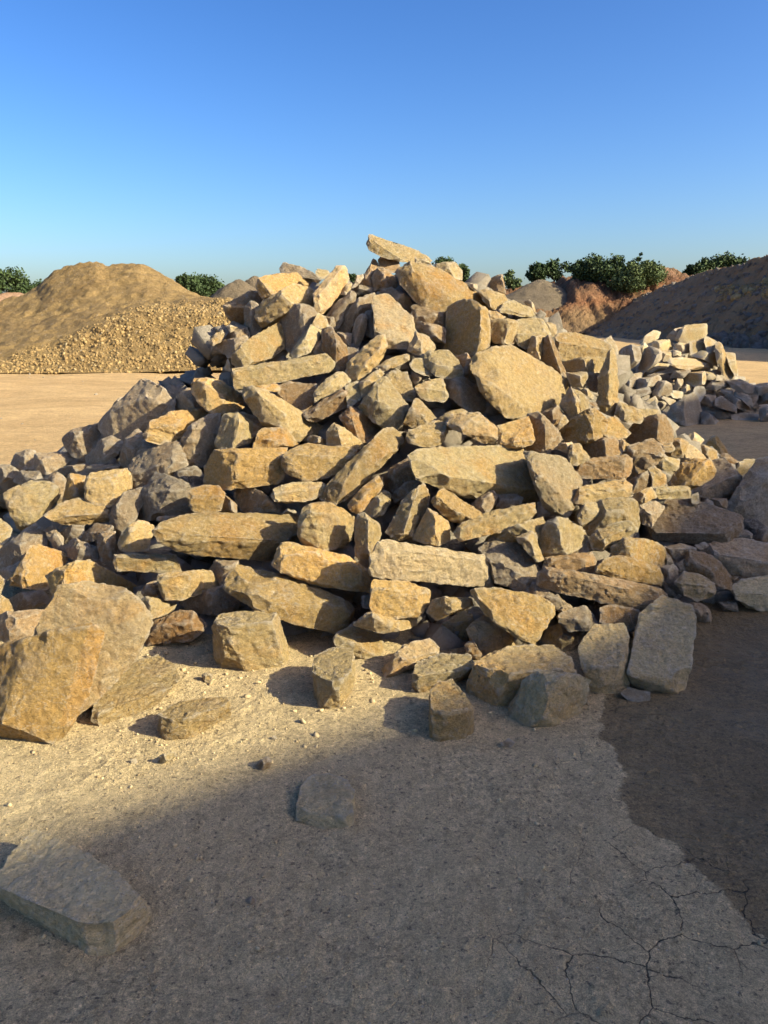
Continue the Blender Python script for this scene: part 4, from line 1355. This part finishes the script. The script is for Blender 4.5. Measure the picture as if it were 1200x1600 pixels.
# the shaded grey bank at the right: it runs away from the camera, facing left
def XR(x, px):
    return x * 1200.0 / (px - 600) / 0.985
PXR = [870, 900, 930, 960, 1000, 1050, 1100, 1150, 1200, 1300, 1500, 2000]
def zrow(x, zs):
    out = []
    for p, z in zip(PXR, zs):
        D = XR(x, p)
        # py for height z at y = D
        k = (CAM_H - z) / D
        ang = math.atan(k) - PITCH
        out.append((p, 800 + F * math.tan(ang), D))
    return out
rows = [zrow(22.0, [-0.1] * 12),
        zrow(24.5, [0.05, 0.5, 0.9, 1.2, 1.6, 1.8, 2.0, 2.1, 2.2, 2.4, 2.6, 2.6]),
        zrow(26.5, [0.1, 0.9, 1.7, 2.3, 3.0, 3.4, 3.5, 3.6, 3.7, 3.9, 4.2, 4.4]),
        zrow(27.8, [0.1, 1.0, 1.9, 2.7, 3.6, 4.2, 4.3, 4.1, 4.0, 4.2, 4.6, 5.0]),
        zrow(30.5, [0.1, 1.1, 2.2, 3.4, 4.5, 5.5, 6.1, 6.4, 6.8, 7.4, 8.2, 9.0])]
HILL_R, _ = relief("hill", 870, 2000, 4, rows, [14, 14, 8, 16], MAT_GREYSPOIL, "long dark grey-brown spoil bank rising in shade, rubble along its terrace", 0.22, 61, nscale=0.7, gully=0.15)

# rubble lying on the banks
def rubble_on(G, rows_, cols, n, smin, smax, mat, name, label, seed, tilt=1.0, mask=None):
    rs = np.random.default_rng(seed)
    r = rs.uniform(rows_[0], rows_[1], n)
    c = rs.uniform(cols[0], cols[1], n)
    if mask is not None:
        k = mask(r, c, rs)
        r, c = r[k], c[k]
    ri, ci = r.astype(int), c.astype(int)
    fr, fc = (r - ri)[:, None], (c - ci)[:, None]
    P = (G[ri, ci] * (1 - fr) + G[ri + 1, ci] * fr) * (1 - fc) + (G[ri, ci + 1] * (1 - fr) + G[ri + 1, ci + 1] * fr) * fc
    s = smin + (smax - smin) * rs.power(0.35, len(P)) ** 2
    P[:, 2] -= s * 0.1
    V, Fc = scatter(P, s, rs, tilt)
    mesh_object(name, V, Fc, mat, label, kind="stuff", smooth=False)

def px2col(px, px0, step):
    return (px - px0) / step
def _m1(r, c, rs):
    px = -700 + c * 5
    lim = np.interp(px, [-200, 0, 120, 190, 220, 420], [9, 12, 22, 32, 38, 38])
    return (r < lim + rs.normal(0, 1.5, len(r)))
rubble_on(HILL_L, (0, 42), (px2col(-200, -700, 5), px2col(430, -700, 5)), 30000, 0.012, 0.075, MAT_BANKRUB, "rubble", "broken stones spilling down the foot of the tan spoil bank", 5, mask=_m1)
def _m2(r, c, rs):
    return rs.random(len(r)) < 0.5 + 0.5 * (r < 5)
rubble_on(HILL_R, (0, 52), (px2col(880, 870, 4), px2col(1290, 870, 4)), 3600, 0.05, 0.38, earth_mat("grey_rubble", (0.20, 0.155, 0.12), (0.26, 0.21, 0.16), (0.34, 0.28, 0.21), 1.5), "rubble", "grey stones scattered over the shaded spoil bank", 6, mask=_m2)
rubble_on(HILL_R, (24, 37), (px2col(1120, 870, 4), px2col(1290, 870, 4)), 500, 0.08, 0.4, MAT_BANKRUB, "rubble", "paler stones along the terrace edge of the shaded bank", 7)
rubble_on(HILL_R, (0, 5), (px2col(1060, 870, 4), px2col(1290, 870, 4)), 500, 0.10, 0.5, bpy.data.materials["grey_rubble"], "rubble", "row of bigger stones along the foot of the shaded bank", 8)

# unseen bank, added and shaped to throw the shade over the near yard
def build_shading_bank():
    Hc = 11.0
    k = Hc / math.tan(SUN_EL)
    sx, sy = math.sin(SUN_AZ) * k, math.cos(SUN_AZ) * k
    B = [(-7, -1.5), (-1.3, 1.98), (-0.05, 2.88), (0.7, 3.5), (0.95, 4.3), (1.05, 5.2), (1.5, 5.9), (2.2, 6.5), (2.7, 7.2), (2.9, 8.5), (3.0, 10.5), (3.5, 11.6), (4.2, 12.6), (5.0, 13.8), (7, 14.8), (16, 15.6)]
    B = np.array(B)
    # resample the crest
    seg = np.r_[0, np.cumsum(np.hypot(*np.diff(B, axis=0).T))]
    u = np.linspace(0, seg[-1], 220)
    bx = np.interp(u, seg, B[:, 0]); by = np.interp(u, seg, B[:, 1])
    cx, cy = bx + sx, by + sy
    tx, ty = np.gradient(cx), np.gradient(cy)
    L = np.hypot(tx, ty); tx /= L; ty /= L
    nx_, ny_ = ty, -tx                    # away from the heap
    prof = [(-9.5, -0.3), (-8.5, 0.9), (-6.0, 3.6), (-3.5, 6.7), (-1.5, 9.4), (0.0, Hc), (1.6, Hc + 0.02), (5, 8.2), (10, 4.9), (15, -0.3)]
    fine = []
    for (a, b_), (c, d) in zip(prof[:-1], prof[1:]):
        for j in range(6):
            t = j / 6
            fine.append((a + (c - a) * t, b_ + (d - b_) * t))
    fine.append(prof[-1])
    G = np.array([[(cx[i] + nx_[i] * a, cy[i] + ny_[i] * a, b_) for i in range(len(u))] for a, b_ in fine])
    ny, nx = G.shape[:2]
    V = G.reshape(-1, 3)
    V[:, 2] += 0.07 * fbm(V * 0.5, 4, 77) * np.clip(V[:, 2], 0, 1)
    i = np.arange(nx * ny).reshape(ny, nx)
    Fc = np.stack([i[:-1, :-1].ravel(), i[:-1, 1:].ravel(), i[1:, 1:].ravel(), i[1:, :-1].ravel()], 1)
    mesh_object("hill", V, Fc, MAT_TAN, "long earth bank beside the yard whose shade falls over the near ground", kind="structure")
build_shading_bank()

# ------------------------------------------------------------------ trees
def leaf_mat(name, a, b_):
    m, nt, b = new_mat(name)
    geo = N(nt, 'ShaderNodeNewGeometry')
    c = ramp(nt, geo.outputs['Random Per Island'], [(0.0, a), (1.0, b_)])
    nt.links.new(c, b.inputs['Base Color'])
    b.inputs['Roughness'].default_value = 0.7
    return m
LEAF_D = leaf_mat("dark_leaves", (0.022, 0.040, 0.012), (0.055, 0.085, 0.025))
LEAF_L = leaf_mat("olive_leaves", (0.05, 0.075, 0.022), (0.10, 0.13, 0.045))
BARK = earth_mat("bark", (0.07, 0.05, 0.035), (0.10, 0.075, 0.05), (0.12, 0.09, 0.06), 2.0, bumpd=0.02)

def tree(px, top, bot, half, D, mat, label, seed, airy=False, group="trees on the skyline"):
    rs = np.random.default_rng(seed)
    rng = random.Random(seed)
    P0 = at_y(px, bot, D); P1 = at_y(px, top, D)
    H = P1[2] - P0[2]
    W = half / F * D * 1.03
    below = 0.6
    root = bpy.data.objects.new("tree", None)
    COL.objects.link(root)
    root.location = (P0[0], P0[1], P0[2] - below)
    root['label'] = label; root['category'] = 'tree'; root['group'] = group
    H += below
    # crown
    W *= 1.12
    nb = 13 if not airy else 12
    cents, rad = [], []
    for i in range(nb):
        a = rng.uniform(0, 2 * math.pi)
        q = rng.uniform(0.1, 0.72)
        z = rng.uniform(0.35, 0.84)
        sh = math.sqrt(max(0.05, 1 - ((z - 0.5) / 0.55) ** 2))
        cents.append((math.cos(a) * q * W * sh, math.sin(a) * q * W * sh, H * z))
        rad.append(rng.uniform(0.17, 0.34) * min(W, H) * (0.75 if airy else 1.3))
    cents.append((0, 0, H * 0.5)); rad.append(0.45 * min(W, H) * (0.6 if airy else 1))
    cents.append((0, 0, H - rad[0] * 0.55)); rad.append(rad[0] * 0.6)
    Vs = []
    n_leaf = 4200 if not airy else 2200
    lf = 0.0026 * D * (0.75 if not airy else 0.7)
    prob = np.array(rad) ** 2; prob /= prob.sum()
    pick = rs.choice(len(rad), n_leaf, p=prob)
    C = np.array(cents)[pick]; Rr = np.array(rad)[pick]
    d = rs.normal(0, 1, (n_leaf, 3)); d /= np.linalg.norm(d, axis=1)[:, None]
    q = rs.power(3.2, n_leaf) * (1 + 0.26 * rs.normal(0, 1, n_leaf))
    C = C + d * (Rr * q)[:, None] * np.array([1.05, 1.05, 0.8])
    C[:, 2] = np.maximum(C[:, 2], 0.15)
    a = rs.normal(0, 1, (n_leaf, 3)); a /= np.linalg.norm(a, axis=1)[:, None]
    t = rs.normal(0, 1, (n_leaf, 3)); b_ = np.cross(a, t); b_ /= np.linalg.norm(b_, axis=1)[:, None]
    sz = lf * rs.uniform(0.5, 1.2, n_leaf)[:, None]
    V = np.stack([C - a * sz, C + b_ * sz * 0.6, C + a * sz, C - b_ * sz * 0.6], 1).reshape(-1, 3)
    Fc = np.arange(len(V)).reshape(-1, 4)
    mesh_object("crown", V, Fc, mat, smooth=False, parent=root)
    # trunk with limbs
    bm = bmesh.new()
    def tube(p, q_, r0, r1):
        p, q_ = Vector(p), Vector(q_)
        ax = (q_ - p).normalized()
        s1 = ax.orthogonal().normalized(); s2 = ax.cross(s1)
        ra, rb = [], []
        for j in range(7):
            an = j / 7 * 2 * math.pi
            dd = s1 * math.cos(an) + s2 * math.sin(an)
            ra.append(bm.verts.new(p + dd * r0)); rb.append(bm.verts.new(q_ + dd * r1))
        for j in range(7):
            bm.faces.new((ra[j], ra[(j + 1) % 7], rb[(j + 1) % 7], rb[j]))
        bm.faces.new(rb)
    r0 = max(0.12, H * 0.035)
    fork = (rng.uniform(-.1, .1) * W, 0, H * 0.34)
    tube((0, 0, -0.4), fork, r0, r0 * 0.7)
    for c in cents[:6]:
        mid = tuple((fork[i] + c[i]) / 2 + rng.uniform(-.08, .08) * W for i in range(3))
        tube(fork, mid, r0 * 0.55, r0 * 0.35); tube(mid, c, r0 * 0.35, r0 * 0.12)
    me = bpy.data.meshes.new("trunk"); bm.to_mesh(me); bm.free(); me.shade_smooth(); me.materials.append(BARK)
    o = bpy.data.objects.new("trunk", me); COL.objects.link(o); o.parent = root

TREES = [
    (2, 420, 466, 34, 104, LEAF_D, "dark tree at the photo's edge behind the tan spoil bank", 0),
    (44, 435, 468, 24, 106, LEAF_D, "low dark bush peeping over the flank of the tan spoil bank", 0),
    (284, 430, 470, 24, 104, LEAF_D, "dark tree rising where the tan spoil bank's crest ends", 0),
    (314, 431, 472, 28, 105, LEAF_D, "dense dark tree between the spoil bank and the gravel cone", 0),
    (341, 440, 472, 18, 107, LEAF_D, "low dark shrub closest to the small pale gravel cone", 0),
    (545, 428, 452, 14, 108, LEAF_D, "bit of dark tree showing through a notch in the heap's skyline", 0),
    (698, 401, 452, 25, 108, LEAF_D, "dark tree behind the rounded tan stone near the summit", 0),
    (722, 412, 456, 17, 109, LEAF_D, "tree just beside the summit block, lower than its neighbour", 0),
    (797, 421, 462, 27, 106, LEAF_L, "airy light green tree over the gravel cone", 1),
    (839, 411, 444, 18, 108, LEAF_D, "dark bushy tree where the skyline wood begins", 0),
    (868, 403, 445, 32, 109, LEAF_D, "broad dark tree with sky gaps beneath its crown", 1),
    (906, 406, 444, 18, 98, LEAF_D, "narrow dark tree between two broader trees on the quarry top", 0),
    (932, 398, 448, 28, 97, LEAF_D, "rounded dark tree, tallest part of the dense clump on the quarry top", 0),
    (966, 399, 452, 30, 95, LEAF_D, "full dark green tree in the middle of the quarry top clump", 0),
    (998, 395, 446, 16, 109, LEAF_D, "slim pointed tree sticking up from the quarry top clump", 1),
    (984, 408, 456, 30, 93, LEAF_L, "olive green tree in front of the dense clump", 0),
    (1012, 407, 452, 26, 94, LEAF_L, "olive bushy tree beside the rusty knoll", 0),
    (1075, 413, 446, 16, 112, LEAF_D, "small dark tree just past the rusty knoll", 0),
    (1097, 402, 446, 24, 112, LEAF_D, "dark tree standing over the shaded bank's slope", 0),
    (1128, 397, 444, 30, 113, LEAF_D, "broadest dark tree above the shaded bank", 0),
    (1152, 402, 438, 16, 113, LEAF_D, "dark tree sinking behind the shaded bank's crest", 0),
]
for i, (px, tp, bt, hf, D, mt, lb, airy) in enumerate(TREES):
    tree(px, tp, bt, hf, D, mt, lb, 300 + i, bool(airy))

# ------------------------------------------------------------------ the heap's inner stones
def build_heap_core():
    rs = np.random.default_rng(21)
    n = 9000
    X = rs.uniform(-4.8, 4.0, n); Y = rs.uniform(3.1, 8.3, n)
    Z = heap_z(X, Y)
    k = Z > 0.06
    X, Y, Z = X[k], Y[k], Z[k]
    s = rs.uniform(0.06, 0.14, len(X))
    dep = np.where(Y > 6.1, rs.uniform(0.08, 0.25, len(X)), rs.uniform(0.30, 0.55, len(X)))
    dep = dep + 0.12 * (X < -1.4)
    P = np.stack([X, Y, Z - dep], 1)
    k = P[:, 2] > -0.05
    V, Fc = scatter(P[k][:3600], s[k][:3600], rs, 0.6)
    # solid heart underneath, so no light leaks through
    ax = np.linspace(-4.6, 3.9, 90); ay = np.linspace(3.2, 8.4, 60)
    GX, GY = np.meshgrid(ax, ay)
    gz = heap_z(GX.ravel(), GY.ravel()) - 0.48
    H = np.stack([GX.ravel(), GY.ravel(), gz], 1)
    i = np.arange(90 * 60).reshape(60, 90)
    q = np.stack([i[:-1, :-1].ravel(), i[:-1, 1:].ravel(), i[1:, 1:].ravel(), i[1:, :-1].ravel()], 1)
    T3 = np.concatenate([q[:, [0, 1, 2]], q[:, [0, 2, 3]]])
    ok = (H[T3][:, :, 2].max(axis=1) > -0.3)
    T3 = T3[ok]
    base = len(V)
    V = np.concatenate([V, H]); Fc = np.concatenate([Fc, T3 + base])
    mesh_object("rubble", V, Fc, MAT_RUBBLE, "smaller stones packed in the dark gaps inside the big heap", kind="stuff", smooth=False)
    # the smaller heap
    n = 520
    u = rs.uniform(0, 1, n); w = rs.uniform(-1, 1, n)
    px = 1085 + w * 130; zt = np.interp(px, [940, 980, 1040, 1110, 1160, 1240], [0.4, 0.85, 1.05, 1.12, 0.5, 0.1])
    Y = 12.7 + 1.9 * u
    Zs = zt * np.minimum(1, u * 1.15) - 0.15
    X = (px - 600) / F * Y
    V, Fc = scatter(np.stack([X, Y, Zs], 1), rs.uniform(0.10, 0.2, n), rs, 0.5)
    mesh_object("rubble", V, Fc, MAT_RUBBLE, "stones packed in the gaps of the smaller heap", kind="stuff", smooth=False)
build_heap_core()

for i, s in enumerate(STONES):
    ob = stone_mesh(s, i)
    ob['label'] = s['out']
    ob['category'] = 'stone'
    ob['group'] = 'stones lying loose on the ground before the heap' if (s['g'] and s['cen'][1] > 1060 and s['heap'] == 1) else 'stones of the big heap' if s['heap'] == 1 else 'stones of the smaller heap'
